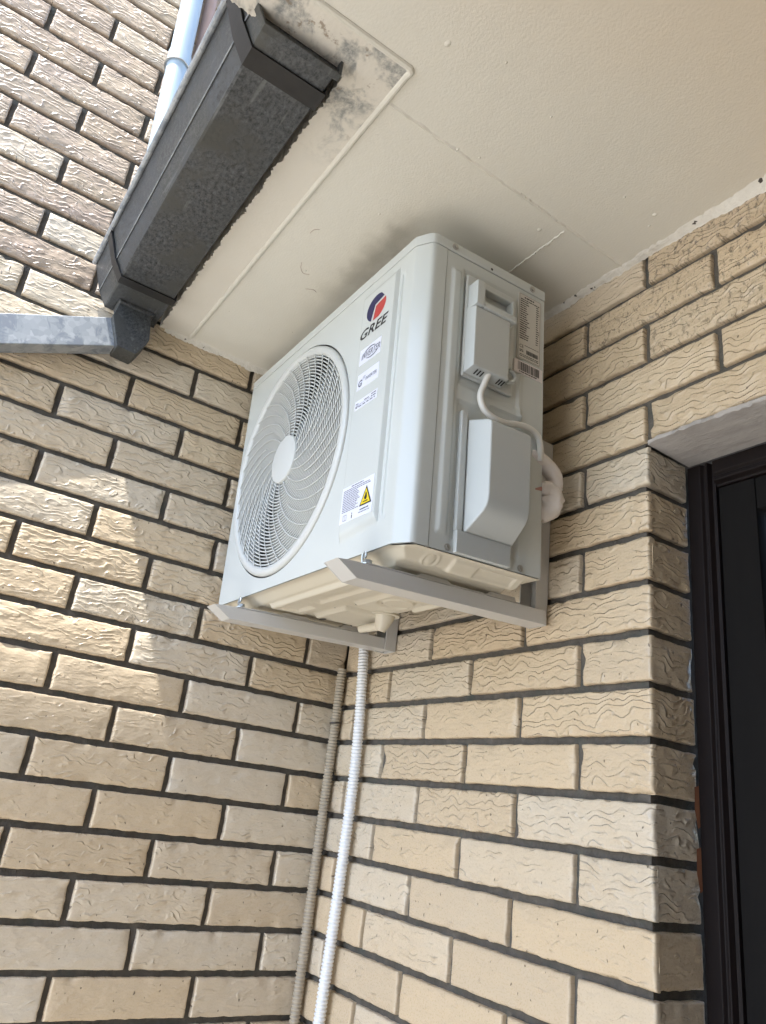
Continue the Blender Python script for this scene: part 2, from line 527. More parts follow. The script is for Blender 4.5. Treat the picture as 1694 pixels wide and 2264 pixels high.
# left wall: plane x = 0, u = -y
bl = Bricks()
pl = lambda u, v, h: np.stack([h, -u, v], -1)
for k in range(-38, 24):
    v0, v1 = -(k + 1) * CO + JT / 2, -k * CO - JT / 2
    ph = 0.118 if k % 2 else 0.265
    edges = [ph + PITCH * i for i in range(-1, 13)]
    for a, b in zip(edges[:-1], edges[1:]):
        u0, u1 = max(a + JT / 2, 0.001), b - JT / 2
        if u1 - u0 < 0.02: continue
        hi = (u0 < 1.6) and (-1.25 < v0 < 1.75)
        bl.brick(u0, u1, v0, v1, pl, True, hi, brick_col('L', u0, v0, 0.35 if random.random() < 0.04 else 0.0))
bl.boxm(-0.25, -0.0125, -3.75, 0.25, -2.0, 3.25)
tag(bl.build("brick_wall", [MAT['brick'], MAT['mortar']]),
    "long cream rippled brick side wall with a sunlit patch, carrying the white pipe", "wall")

# right wall: plane y = 0, u = x, with the door opening from XJ
XJ, XE, ZL = 0.958, 1.95, 0.168
br = Bricks()
pr = lambda u, v, h: np.stack([u, -h, v], -1)
prj = lambda u, v, h: np.stack([XJ + h, u, v], -1)
for k in range(-7, 24):
    v0, v1 = -(k + 1) * CO + JT / 2, -k * CO - JT / 2
    ph = 0.069 if k % 2 else 0.2155
    edges = [ph + PITCH * i for i in range(-1, 12)]
    for a, b in zip(edges[:-1], edges[1:]):
        u0, u1 = max(a + JT / 2, 0.001), b - JT / 2
        hi = -1.25 < v0 and u0 < 1.6
        sm = 0.0
        if k <= -5 and 0.7 < u0: sm = random.choice((0.3, 0.8, 1.0))
        elif k <= -3 and u0 > 0.9: sm = random.choice((0.0, 0.6))
        if k < -2:
            if u1 - u0 > 0.02: br.brick(u0, u1, v0, v1, pr, False, hi, brick_col('R', u0, v0, sm))
            continue
        if u0 < XJ - 0.02:
            at_j = u1 > XJ - 0.03
            c = brick_col('R', u0, v0)
            if at_j: u1 = XJ
            if u1 - u0 > 0.02:
                br.brick(u0, u1, v0, v1, pr, False, hi, c, depth=0.011 if at_j else 0.015)
            if at_j:
                br.brick(0.0105, 0.1138, v0, v1, prj, False, hi, c, left_sharp=True)
        if u1 > XE + 0.03 and u0 < 3.3:
            br.brick(max(u0, XE), u1, v0, v1, pr, False, False, brick_col('R', u0, v0))
br.boxm(-0.0125, XJ - 0.0125, 0.0125, 0.25, -2.0, 0.62)
br.boxm(XJ - 0.0125, XE + 0.01, 0.0125, 0.25, ZL + 0.008, 0.62)
br.boxm(XE + 0.01, 3.5, 0.0125, 0.25, -2.0, 0.62)
tag(br.build("brick_wall", [MAT['brick'], MAT['mortar']]),
    "cream rippled brick end wall beside the dark door, behind the air conditioner", "wall")

# ------------------------------------------------------------------ ground, roof structure
m = MB(); m.box(-60, 60, -80, 40, -2.05, -2.0)
tag(m.build("ground", MAT['ground'], fix=True, smooth=0), kind="structure")

sof = empty("porch_ceiling", loc=(0.9, -0.3, 0.59))
tag(sof, "cream painted porch ceiling with a mouldy inner corner above the air conditioner", "ceiling")
def off(mb, o=(0.9, -0.3, 0.59)):
    mb.v = [(a - o[0], b - o[1], c - o[2]) for a, b, c in mb.v]
    return mb
m = MB()
m.box(-0.004, 0.985, -0.6, 0.004, 0.59, 0.65)
m.box(0.985, 3.4, -1.6, 0.004, 0.59, 0.65)
cb = m.build("ceiling_board", MAT['ceil'], sof, smooth=0)
cb.data.transform(Matrix.Translation((-0.9, 0.3, -0.59)))
CEIL_OFF = Matrix.Translation((0.9, -0.3, 0.59))
# edge strip with its broken outer arris
m = MB()
def strip_run(mb, n, inner, outer):
    vin, vo, vu = [], [], []
    for i in range(n + 1):
        t = i / n
        a, b = inner(t), outer(t)
        vin.append((a[0], a[1], 0.5885)); vo.append((b[0], b[1], 0.5885)); vu.append((b[0], b[1], 0.655))
    V = vin + vo + vu
    N = n + 1
    F = [(i, i + 1, N + i + 1, N + i) for i in range(n)] + [(N + i, N + i + 1, 2 * N + i + 1, 2 * N + i) for i in range(n)]
    mb.add(V, F)
def jag(t, k): return 0.004 * wob(t * 3, k, 12) + 0.004 * wob(t * 3, k + 3, 50) + 0.0045 * wob(t * 3, k + 5, 130)
strip_run(m, 520, lambda t: (-0.004 + 0.9895 * t, -0.6085), lambda t: (-0.004 + 0.912 * t, -0.683 + jag(t, 1) * min(1, (1 - t) * 30)))
strip_run(m, 320, lambda t: (0.9855, -0.6085 - 0.99 * t), lambda t: (0.908 + jag(t + 5, 2) * min(1, t * 30), -0.683 - 0.92 * t))
st = m.build("edge_strip", MAT['strip'], sof, fix=False, smooth=0)
st.data.transform(Matrix.Translation((-0.9, 0.3, -0.59)))
# rounded bead round the board
m = MB()
bead = spline([(-0.004, -0.6035, 0.5905), (0.3, -0.603, 0.5905), (0.7, -0.6035, 0.5905), (0.975, -0.603, 0.5905)], 12) 
m.tube(bead, 0.006, 10)
m.tube([(0.99, -0.605, 0.5905), (0.990, -1.2, 0.5905), (0.990, -1.6, 0.5905)], 0.006, 10)
m.tube(spline([(0.975, -0.603, 0.5905), (0.986, -0.6025, 0.590), (0.990, -0.609, 0.5905)], 5), 0.0062, 10)
bd = m.build("bead_moulding", MAT['ceil'], sof)
bd.data.transform(Matrix.Translation((-0.9, 0.3, -0.59)))
# cover joints and nail heads
m = MB()
def joint(mb, p, q, wdt=0.005):
    n = 90
    pts = []
    d = Vector(q) - Vector(p)
    nrm = Vector((-d.y, d.x, 0)).normalized()
    L, Rr, Mi = [], [], []
    for i in range(n + 1):
        t = i / n
        c = Vector(p) + d * t + nrm * 0.003 * wob(t * 4, p[0], 20)
        ww = wdt * (0.6 + 0.9 * abs(wob(t * 9, p[1], 30)))
        L.append(c + nrm * ww); Rr.append(c - nrm * ww); Mi.append(c - Vector((0, 0, 0.0032 * (0.35 + 1.3 * abs(wob(t * 7, 5, 30))))))
    N = n + 1
    mb.add(L + Mi + Rr, [(i, i + 1, N + i + 1, N + i) for i in range(n)] + [(N + i, N + i + 1, 2 * N + i + 1, 2 * N + i) for i in range(n)])
joint(m, (0.916, -0.597, 0.5901), (0.912, -0.004, 0.5901))
joint(m, (0.905, -0.170, 0.5899), (0.55, -0.165, 0.5899), 0.0025)
joint(m, (0.917, -0.300, 0.5899), (0.911, -0.10, 0.5899), 0.003)
jt = m.build("joint_filler", MAT['ceil'], sof, fix=False)
jt.data.transform(Matrix.Translation((-0.9, 0.3, -0.59)))
m = MB()
for x, y, r in ((1.059, -0.586, .007), (0.919, -0.451, .004), (1.092, -0.497, .003), (1.068, -0.375, .0025), (0.93, -0.41, .003),
                (1.042, -0.077, .006), (1.018, -0.062, .003), (1.034, -0.152, .003), (0.875, -0.208, .006), (0.857, -0.167, .007), (0.70, -0.47, .003), (0.45, -0.5, .003)):
    m.grid([2 * math.pi * i / 10 for i in range(10)], [0.02, 0.5, 1.0],
           lambda a, q, x=x, y=y, r=r: (x + r * q * math.cos(a), y + r * q * math.sin(a) * 0.8, 0.5903 - 0.0022 * (1 - q * q)), closed=True)
nb = m.build("nail_head", MAT['ceil'], sof)
nb.data.transform(Matrix.Translation((-0.9, 0.3, -0.59)))
# plaster fillet where ceiling meets the bricks
m = MB()
def fillet(mb, n, fn):
    V = []
    for i in range(n + 1):
        t = i / n
        dn = (0.35 + 0.65 * ss(0.40, 0.60, t)) * (0.013 + 0.016 * (wob(t * 5, 1, 6) + 0.3)) + 0.006 * wob(t * 5, 8, 40) + 0.005 * wob(t * 5, 9, 120)
        ou = 0.012 + 0.014 * abs(wob(t * 5, 4, 30))
        V += [fn(t, -0.0015, max(0.003, dn)), fn(t, 0.004, max(0.003, dn) * 0.6), fn(t, ou * 0.6, 0.0035), fn(t, ou, -0.0004)]
    mb.add(V, [(4 * i + j, 4 * i + j + 1, 4 * i + j + 5, 4 * i + j + 4) for i in range(n) for j in range(3)])
fillet(m, 420, lambda t, o, d: (0.01 + 2.2 * t, -o, 0.59 - d * 0.95))
fillet(m, 160, lambda t, o, d: (o * 0.6, -0.02 - 0.65 * t, 0.59 - d * 0.7))
fl = m.build("plaster_fillet", MAT['plaster'], sof, fix=False, smooth=60)
fl.data.transform(Matrix.Translation((-0.9, 0.3, -0.59)))

for pts in (((0.470, -0.520), (0.452, -0.513), (0.440, -0.500), (0.446, -0.488)), ((0.395, -0.470), (0.405, -0.455), (0.402, -0.445)), ((0.56, -0.55), (0.575, -0.548), (0.583, -0.54))):
    m = MB()
    m.tube(spline([(a - 0.9, b + 0.3, -0.0008) for a, b in pts], 6), 0.0004, 6)
    m.build("cobweb_thread", MAT['brownpipe'], sof)
m = MB()
m.box(0.004, 0.90, -0.725, 0.20, 0.66, 0.74)
m.box(0.90, 3.5, -1.65, 0.20, 0.66, 0.74)
tag(m.build("flat_roof", MAT['roof'], smooth=0), "concrete roof slab lying on top of the porch ceiling behind the gutter", "roof")
# unseen sun blocker added: its edge ends the sunlit patch low on the side wall
EX = 0.80
EZ = -0.338 + EX / SUN_A
m = MB()
m.box(EX, 3.5, -2.85, 0.3, EZ - 0.10, EZ)
m.box(1.5, 3.4, -1.5, 0.2, 0.745, EZ - 0.105)
tag(m.build("sun_blocker", MAT['roof'], smooth=0), "unseen added slab and block that keep sun off the low side wall", "light blocker")

m = MB(); m.box(2.20, 2.40, -3.0, 0.0, -2.0, 0.655)  # unseen wall added to cut light from the door side
tag(m.build("side_light_blocker", MAT['brown'], smooth=0), "unseen plain dark brown wall added to cut light from the door side", "wall")

# ------------------------------------------------------------------ door and lintel
m = MB()
n = 260
V = []
for i in range(n + 1):
    x = 0.962 + 1.05 * i / n
    V += [(x, 0.115, 0.163), (x, 0.012, 0.165 + 0.003 * wob(x, 1, 30)), (x, -0.002 + 0.005 * wob(x, 2, 22) + 0.005 * wob(x, 6, 130), 0.167 + 0.005 * wob(x, 3, 30) + 0.004 * wob(x, 7, 140)),
          (x, -0.003 + 0.005 * wob(x, 5, 25) + 0.004 * wob(x, 8, 120), 0.179 + 0.010 * wob(x, 4, 14) + 0.004 * wob(x, 9, 90)), (x, 0.012, 0.184), (x, 0.115, 0.184)]
m.add(V, [(6 * i + j, 6 * i + j + 1, 6 * i + j + 7, 6 * i + j + 6) for i in range(n) for j in range(5)] + [(0, 1, 2, 3, 4, 5)])
tag(m.build("door_lintel", MAT['conc'], smooth=40), "rough grey concrete lintel over the dark door", "lintel")

dr = empty("door", loc=(1.45, 0.13, -2.0))
tag(dr, "very dark brown wooden door in a dark red frame beside the brick jamb", "door")
def dpart(mb, *a, **k):
    mb.v = [(x - 1.45, y - 0.13, z + 2.0) for x, y, z in mb.v]
    return mb.build(*a, parent=dr, **k)
m = MB()
def stile(mb, x0, s):
    # moulded section, s = +1 for the stile on the brick side
    prof = [(0, 0), (0.026, 0), (0.030, 0.006), (0.034, 0.006), (0.036, 0.0), (0.040, 0.0), (0.044, 0.010), (0.050, 0.010), (0.050, 0.06), (0, 0.06)]
    mb.prism([(x0 + s * a, 0.114 + b) for a, b in prof], lambda a, b, t: (a, b, t), -2.0, 0.160)
stile(m, 0.9585, 1); stile(m, 1.9495, -1)
dpart(m, "door_frame", MAT['frame'], bevel=0.0012)
m = MB()
prof = [(0.160, 0.1145), (0.136, 0.1145), (0.132, 0.120), (0.128, 0.120), (0.126, 0.1145), (0.120, 0.1145), (0.116, 0.125), (0.112, 0.125), (0.112, 0.172), (0.160, 0.172)]
m.prism(prof, lambda a, b, t: (t, b, a), 1.009, 1.899)
dpart(m, "head_frame", MAT['frame'], bevel=0.0012)
m = MB()
lx0, lx1, lz0, lz1, ly = 1.0095, 1.8985, -1.995, 0.1115, 0.129
m.box(lx0, lx0 + 0.068, ly, ly + 0.04, lz0, lz1); m.box(lx1 - 0.068, lx1, ly, ly + 0.04, lz0, lz1)
m.box(lx0 + 0.068, lx1 - 0.068, ly + 0.0006, ly + 0.0394, 0.052, lz1 - 0.0005)
m.box(lx0 + 0.068, lx1 - 0.068, ly + 0.0006, ly + 0.0394, -0.95, -0.83)
m.box(lx0 + 0.068, lx1 - 0.068, ly + 0.0006, ly + 0.0394, lz0 + 0.001, lz0 + 0.16)
dpart(m, "door_leaf", MAT['leaf'], bevel=0.003)
m = MB()
for z0, z1 in ((-0.826, 0.048), (lz0 + 0.164, -0.954)):
    m.prism([(0.0, 0.022), (0.03, 0.014), (0.045, 0.022)], lambda a, b, t: (lx0 + 0.070 + a, ly + b, t), z0, z1)
    m.box(lx0 + 0.072, lx1 - 0.072, ly + 0.022, ly + 0.032, z0, z1)
dpart(m, "door_panel", MAT['leaf'], bevel=0.001)
m = MB()
m.box(1.80, 1.815, 0.06, 0.075, -1.07, -1.055); m.tube([(1.862, 0.129, -1.06), (1.862, 0.085, -1.06), (1.80, 0.080, -1.06), (1.765, 0.080, -1.06)], 0.009, 10)
dpart(m, "handle", MAT['steel'])
# broken rusty brick ends that show between the reveal and the frame
m = MB()
for z in (-0.430, -0.520):
    m = MB()
    m.add([(XJ + 0.0009, 0.103, z + 0.028), (XJ + 0.0009, 0.1138, z + 0.031), (XJ + 0.0012, 0.1138, z - 0.030), (XJ + 0.0012, 0.108, z - 0.033), (XJ + 0.0010, 0.1015, z - 0.006)], [(0, 1, 2, 3, 4)])
    rb = m.build("chipped_brick_end", MAT['rust'], smooth=0, fix=False)
    rb.parent = bpy.data.objects["brick_wall.001"]

# ------------------------------------------------------------------ gutter
GX0, GX1 = 0.022, 0.915
gt = empty("gutter", loc=(0.47, -0.78, 0.565))
tag(gt, "weathered dark grey zinc box gutter hung below the roof edge", "gutter")
def gpart(mb, *a, **k):
    mb.v = [(x - 0.47, y + 0.78, z - 0.565) for x, y, z in mb.v]
    return mb.build(*a, parent=gt, **k)
GP = [(-0.700, 0.655), (-0.700, 0.568), (-0.703, 0.565), (-0.822, 0.565), (-0.826, 0.567), (-0.844, 0.598), (-0.8445, 0.602), (-0.8475, 0.6025), (-0.848, 0.606), (-0.871, 0.668)]
m = MB()
xs = lsp(GX0, GX1, 40)
m.grid(xs, list(range(len(GP))), lambda x, j: (x, GP[j][0] + 0.0006 * wob(x, j, 5), GP[j][1] + (0.0012 * wob(x, 1, 6) if 1 <= j <= 4 else 0)))
inn = [(y + (0.002 if y < -0.75 else -0.002), z + 0.002) for y, z in GP]
m.grid(xs, list(range(len(GP))), lambda x, j: (x, inn[j][0], inn[j][1]), flip=True)
gpart(m, "trough", MAT['zinc'], fix=False, smooth=25)
m = MB(); m.tube([(x, -0.8755, 0.669 + 0.001 * wob(x, 2, 8)) for x in xs], 0.0058, 10)
gpart(m, "rolled_lip", MAT['galv'])
m = MB(); m.tube([(x, -0.8468, 0.6012) for x in lsp(GX0, GX1, 10)], 0.0011, 6)
gpart(m, "seam_line", MAT['galv'])
def offset_prof(d):
    return [(-0.697 + 0.0, 0.655)] + [(-0.700 + d, 0.565 - d), (-0.824 - d * 0.6, 0.565 - d), (-0.846 - d, 0.600 - d * 0.2), (-0.872 - d, 0.666)]
def strap(xa, xb):
    m = MB()
    o, i = offset_prof(0.0045), offset_prof(0.0012)
    poly = o + i[::-1]
    n = len(o)
    for x0_, x1_ in ((xa, xb),):
        V = [(x0_, y, z) for y, z in o] + [(x1_, y, z) for y, z in o]
        m.add(V, [(j, j + 1, n + j + 1, n + j) for j in range(n - 1)])
        V = [(x0_, y, z) for y, z in i] + [(x0_, y, z) for y, z in o]
        m.add(V, [(j, j + 1, n + j + 1, n + j) for j in range(n - 1)])
        V = [(x1_, y, z) for y, z in i] + [(x1_, y, z) for y, z in o]
        m.add(V, [(j, j + 1, n + j + 1, n + j) for j in range(n - 1)])
    return m
M_strap = simple("blackened_strap", (0.022, 0.021, 0.020), 0.5, 0.1, 0.3, 60, 0.2)
gpart(strap(0.846, 0.884), "strap", M_strap)
gpart(strap(0.148, 0.176), "strap", M_strap)
m = MB()
ep = [(y, z) for y, z in GP]
m.prism([(-0.698, 0.655), (-0.698, 0.562), (-0.826, 0.562), (-0.848, 0.599), (-0.874, 0.670)], lambda a, b, t: (t, a, b), 0.9155, 0.918)
m.prism([(-0.694, 0.640), (-0.694, 0.5595), (-0.8275, 0.5595), (-0.850, 0.597), (-0.856, 0.616), (-0.8475, 0.604), (-0.825, 0.5635), (-0.699, 0.5635), (-0.699, 0.640)], lambda a, b, t: (t, a, b), 0.9182, 0.932)
gpart(m, "stop_end", MAT['zinc'], bevel=0.0008)
m = MB()
m.prism([(-0.700, 0.655), (-0.700, 0.565), (-0.824, 0.565), (-0.846, 0.600), (-0.871, 0.668)], lambda a, b, t: (t, a, b), GX0 - 0.003, GX0 - 0.0005)
gpart(m, "left_stop_end", MAT['zinc'])
m = MB()
m.prism([(-0.805, 0.5645), (-0.715, 0.5645), (-0.719, 0.556), (-0.801, 0.556)], lambda a, b, t: (t, a, b), 0.023, 0.084)
gpart(m, "outlet_collar", MAT['zinc'], bevel=0.002)

dp = empty("rectangular_downpipe", loc=(0.065, -0.76, 0.50))
tag(dp, "mottled galvanised rectangular drainpipe leading out of the gutter end along the brick wall", "drainpipe")
def ppart(mb, *a, **k):
    mb.v = [(x - 0.065, y + 0.76, z - 0.50) for x, y, z in mb.v]
    return mb.build(*a, parent=dp, **k)
m = MB()
m.prism([(-0.800, 0.556), (-0.722, 0.556), (-0.712, 0.495), (-0.7145, 0.484), (-0.728, 0.453), (-0.734, 0.4430), (-0.779, 0.4460), (-0.8075, 0.5190)],
        lambda a, b, t: (t, a, b), 0.012, 0.076)
ppart(m, "elbow", MAT['zinc'], bevel=0.002)
m = MB()
dy, dz = -math.cos(math.radians(24.6)), -math.sin(math.radians(24.6))
A0, B0 = (-0.803, 0.5245), (-0.776, 0.4560)
Lp = 1.4
m.prism([A0, (A0[0] + dy * Lp, A0[1] + dz * Lp), (B0[0] + dy * Lp, B0[1] + dz * Lp), B0], lambda a, b, t: (t, a, b), 0.006, 0.056)
ppart(m, "pipe", MAT['galv'], bevel=0.0025)

# ------------------------------------------------------------------ pipes high on the side wall
wp = empty("downpipe", loc=(0.045, -0.80, 0.7))
tag(wp, "pale blue white round plastic downpipe on the brick wall behind the gutter", "pipe")
zz = lsp(0.61, 2.9, 24)
yc = lambda z: -0.800 - 0.057 * (z - 0.85)
m = MB(); m.tube([(0, yc(z) + 0.80, z - 0.7) for z in zz], 0.0295, 28)
m.build("pipe", MAT['pvc'], wp)
m = MB()
zc = 1.375
m.tube([(0, yc(zc - 0.012) + 0.80, zc - 0.012 - 0.7), (0, yc(zc + 0.035) + 0.80, zc + 0.035 - 0.7)], 0.0325, 28)
m.build("socket", MAT['pvc'], wp)
m = MB()
m.tube([(0.034 * math.cos(a), yc(zc) + 0.80 + 0.034 * math.sin(a), zc - 0.7 - 0.014 + 0.004 * math.cos(a)) for a in lsp(0, 2 * math.pi, 40)], 0.0022, 8)
m.tube([(-0.03, yc(zc) + 0.83, zc - 0.714), (-0.045, yc(zc) + 0.84, zc - 0.714)], 0.004, 8)
m.build("clamp", MAT['screw'], wp)

bp = empty("thin_pipe", loc=(0.025, -0.76, 0.7))
tag(bp, "thin dusty brown pipe standing beside the pale blue downpipe", "pipe")
m = MB(); m.tube([(0, yc(z) + 0.76 + 0.056, z - 0.7) for z in zz], 0.0175, 16)
m.build("pipe", MAT['brownpipe'], bp)
m = MB()
m.box(-0.02, 0.012, 0.0, 0.04, 0.70, 0.73)
m.build("clip", MAT['brownpipe'], bp)

# ------------------------------------------------------------------ corrugated conduits in the corner
def corrugated(path, r, pitch, amp):
    P = spline(path, 60)
    L = [0.0]
    for a, b in zip(P[:-1], P[1:]): L.append(L[-1] + (b - a).length)
    tot = L[-1]; out, rad = [], []
    npt = int(tot / pitch * 6)
    j = 0
    for i in range(npt + 1):
        d = tot * i / npt
        while j < len(L) - 2 and L[j + 1] < d: j += 1
        t = (d - L[j]) / max(1e-9, L[j + 1] - L[j])
        out.append(P[j].lerp(P[j + 1], t))
        ph = (i % 6)
        rad.append(r - amp * (0, 0.0, 0.35, 1.0, 1.0, 0.35)[ph])
    m = MB(); m.tube(out, rad, 16)
    return m
m = corrugated([(0.105, -0.022, -0.075), (0.118, -0.0215, -0.14), (0.143, -0.022, -0.38), (0.139, -0.022, -0.66), (0.127, -0.022, -0.93), (0.115, -0.022, -1.35), (0.11, -0.03, -1.97)], 0.0132, 0.0078, 0.0026)
m.v = [(x - 0.11, y + 0.03, z + 1.97) for x, y, z in m.v]
o = m.build("drain_hose", MAT['whitehose'], smooth=60); o.location = (0.11, -0.03, -1.97)
tag(o, "white corrugated hose running down the wall corner from under the air conditioner", "hose")
m = corrugated([(0.016, -0.018, -0.163), (0.0165, -0.018, -0.35), (0.0165, -0.0185, -0.65), (0.0175, -0.0185, -0.95), (0.017, -0.018, -1.98)], 0.0122, 0.0076, 0.0026)
m.v = [(x - 0.017, y + 0.018, z + 1.98) for x, y, z in m.v]
o = m.build("cable_conduit", MAT['tanhose'], smooth=60); o.location = (0.017, -0.018, -1.98)
tag(o, "tan corrugated conduit running straight down in the corner of the two brick walls", "conduit")
tie = MB()
zt = -0.300
tie.tube([(0.0135 * math.cos(a), 0.0135 * math.sin(a), zt + 1.98 + 0.002 * math.sin(a)) for a in lsp(0, 2 * math.pi, 24)], 0.0016, 6)
tie.build("cable_tie", MAT['black'], o)

# ------------------------------------------------------------------ air conditioner
W, H, D = 0.764, 0.605, 0.30
R3 = Matrix(((0.99992586, 0.00548822, 0.01087032), (-0.00497976, 0.99891691, -0.04626237), (-0.01111245, 0.04620481, 0.99887018)))
MAC = Matrix.Translation((0.042, -0.094, -0.075)) @ R3.to_4x4()
ac = empty("air_conditioner", M=MAC)
tag(ac, "white outdoor air conditioner unit with a round fan grille, mounted under the porch ceiling", "air conditioner")
FX, FZ, FR = 0.275, 0.293, 0.268
ZT = 0.5815

# front panel: circular opening, embossed plate, chamfered corner, lower lip
m = MB()
NA = 128
angs = [2 * math.pi * i / NA for i in range(NA)]
rx0, rx1, rz0, rz1 = 0.0, 0.56, 0.0, ZT
def to_rect(a):
    c, s_ = math.cos(a), math.sin(a)
    t = 1e9
    if c > 1e-9: t = min(t, (rx1 - FX) / c)
    if c < -1e-9: t = min(t, (rx0 - FX) / c)
    if s_ > 1e-9: t = min(t, (rz1 - FZ) / s_)
    if s_ < -1e-9: t = min(t, (rz0 - FZ) / s_)
    return FX + c * t, FZ + s_ * t
for cx, cz in ((rx0, rz0), (rx1, rz0), (rx0, rz1), (rx1, rz1)):
    angs.append(math.atan2(cz - FZ, cx - FX) % (2 * math.pi))
angs = sorted(set(round(a, 6) for a in angs))
V = []
for a in angs:
    c, s_ = math.cos(a), math.sin(a)
    qx, qz = to_rect(a)
    V += [(FX + FR * c, -D + 0.012, FZ + FR * s_), (FX + FR * c, -D, FZ + FR * s_), (qx, -D, qz)]
n = len(angs)
F = []
for i in range(n):
    j = (i + 1) % n
    F += [(3 * i, 3 * j, 3 * j + 1, 3 * i + 1), (3 * i + 1, 3 * j + 1, 3 * j + 2, 3 * i + 2)]
m.add(V, F)
def emb(x, z):
    h = 0.0
    # raised sticker plate, long sloped ledge at its foot
    up = min(ss(0.560, 0.570, x), 1 - ss(0.6815, 0.6865, x), ss(0.036, 0.052, z - 0.10 * max(0, x - 0.60)), 1 - ss(0.548, 0.562, z))
    h += 0.0080 * up
    # groove and rib beside the plate
    h -= 0.0034 * min(ss(0.6925, 0.696, x), 1 - ss(0.7035, 0.7070, x), ss(0.05, 0.06, z), 1 - ss(0.535, 0.545, z))
    return h
xs = sorted(set([round(q, 5) for q in lsp(0.56, 0.728, 113)]))
zs = lsp(0.0, ZT, 120)
m.grid(xs, zs, lambda x, z: (x, -D - emb(x, z), z))
ch = [(0.728, -0.300), (0.731, -0.2997), (0.735, -0.2982), (0.754, -0.2872), (0.7585, -0.2845), (0.7618, -0.2815), (0.7635, -0.2775), (0.764, -0.272), (0.764, -0.2505), (0.7615, -0.2495)]
m.grid(list(range(len(ch))), [0.0, ZT], lambda j, z: (ch[j][0], ch[j][1], z))
# turned-in lower flange
lo = [(0.0, -D), (0.728, -D), (0.754, -0.2872), (0.764, -0.272), (0.764, -0.2505)]
m.grid(list(range(5)), [0, 1], lambda j, t: (lo[j][0] - t * 0.004 * (j > 2), lo[j][1] + t * 0.006, 0.0 + t * 0.0005), flip=True)
m.grid([-D, -0.26, 0.0], [0.0, ZT], lambda y, z: (0.0, y, z))
m.build("front_panel", MAT['paint'], ac, smooth=28)

# right side panel with pressed ribs
def side(y, z):
    h = 0.0
    h += 0.0045 * pad(y, z, -0.238, -0.213, 0.028, 0.549, 0.006)
    h -= 0.0035 * pad(y, z, -0.209, -0.055, 0.312, 0.560, 0.006)
    h -= 0.0035 * pad(y, z, -0.209, -0.055, 0.020, 0.285, 0.006)
    h += 0.0040 * pad(y, z, -0.068, -0.055, 0.290, 0.395, 0.005)
    h += 0.0040 * pad(y, z, -0.140, -0.055, 0.290, 0.303, 0.005)
    return h
m = MB()
m.grid(lsp(-0.2488, -0.0005, 84), lsp(0.0, ZT, 150), lambda y, z: (W - 0.0008 + side(y, z), y, z))
m.grid([0, 1], [0.0, ZT], lambda t, z: (W - 0.0008 - 0.01 * t, -0.2488, z))
m.build("side_panel", MAT['paint'], ac, smooth=40)
m = MB(); m.box(0.001, W - 0.0015, -0.006, 0.0, 0.001, ZT)
m.build("back_panel", MAT['paint'], ac)
# lid
m = MB()
o = 0.0012
lid = [(-o, 0.001), (-o, -D - o), (0.7285, -D - o), (0.7345, -0.2997), (0.755, -0.2880), (0.7625, -0.2812), (0.764 + o, -0.272), (0.764 + o, 0.001)]
m.prism(lid, lambda a, b, t: (a, b, t), 0.5828, 0.605)
m.build("lid", MAT['paint'], ac, bevel=0.003)
m = MB()
def screw(mb, p, ax, r=0.0045):
    a = Vector(ax)
    mb.disc(Vector(p), r * 1.5, a, 0.0012, 18)
    mb.disc(Vector(p) + a * 0.0012, r, a, 0.0026, 6)
for y, z in ((-0.234, 0.5945), (-0.036, 0.5935)):
    m = MB(); screw(m, (W + 0.0012, y, z), (1, 0, 0)); m.build("screw", MAT['screw'], ac)
for y, z in ((-0.211, 0.0085), (-0.050, 0.0085)):
    m = MB(); screw(m, (W - 0.0006, y, z), (1, 0, 0), 0.0042); m.build("screw", MAT['screw'], ac)
m = MB(); m.disc((W + 0.0011, -0.143, 0.589), 0.0028, (1, 0, 0), 0.0004, 14); m.build("screw_hole", MAT['black'], ac)

# base pan with pressed pads
def panh(x, y):
    h = -0.0015 - 0.014 * pad(x, y, 0.012, 0.752, -0.292, -0.004, 0.030)
    h -= 0.010 * pad(x, y, 0.20, 0.585, -0.262, -0.175, 0.008)
    h -= 0.010 * pad(x, y, 0.20, 0.34, -0.150, -0.020, 0.008)
    h -= 0.008 * pad(x, y, 0.38, 0.60, -0.155, -0.055, 0.009)
    h -= 0.007 * pad(x, y, 0.425, 0.60, -0.043, -0.008, 0.007)
    h -= 0.006 * pad(x, y, 0.050, 0.125, -0.26, -0.03, 0.008)
    h -= 0.005 * pad(x, y, 0.715, 0.755, -0.185, -0.02, 0.008)
    h += 0.004 * pad(x, y, 0.725, 0.748, -0.13, -0.04, 0.005)
    h -= 0.006 * pad(x, y, 0.640, 0.700, -0.27, -0.02, 0.010)
    h += 0.006 * pad(x, y, 0.22, 0.30, -0.245, -0.195, 0.007)
    h += 0.006 * pad(x, y, 0.34, 0.56, -0.235, -0.205, 0.007)
    r = math.hypot(x - 0.735, y + 0.222)
    h -= 0.0020 * (ss(0.018, 0.016, r) - ss(0.014, 0.012, r) + ss(0.009, 0.007, r))
    r = math.hypot(x - 0.47, y + 0.10)
    h += 0.004 * (ss(0.045, 0.040, r) - ss(0.034, 0.030, r))
    return h
m = MB()
m.grid(lsp(0.001, W - 0.001, 260), lsp(-D + 0.001, -0.001, 120), lambda x, y: (min(x, W - 0.0015 - max(0, -0.272 - y) * 1.45), y, panh(x, y)), flip=True)
m.build("base_pan", MAT['pan'], ac, fix=False, smooth=50)
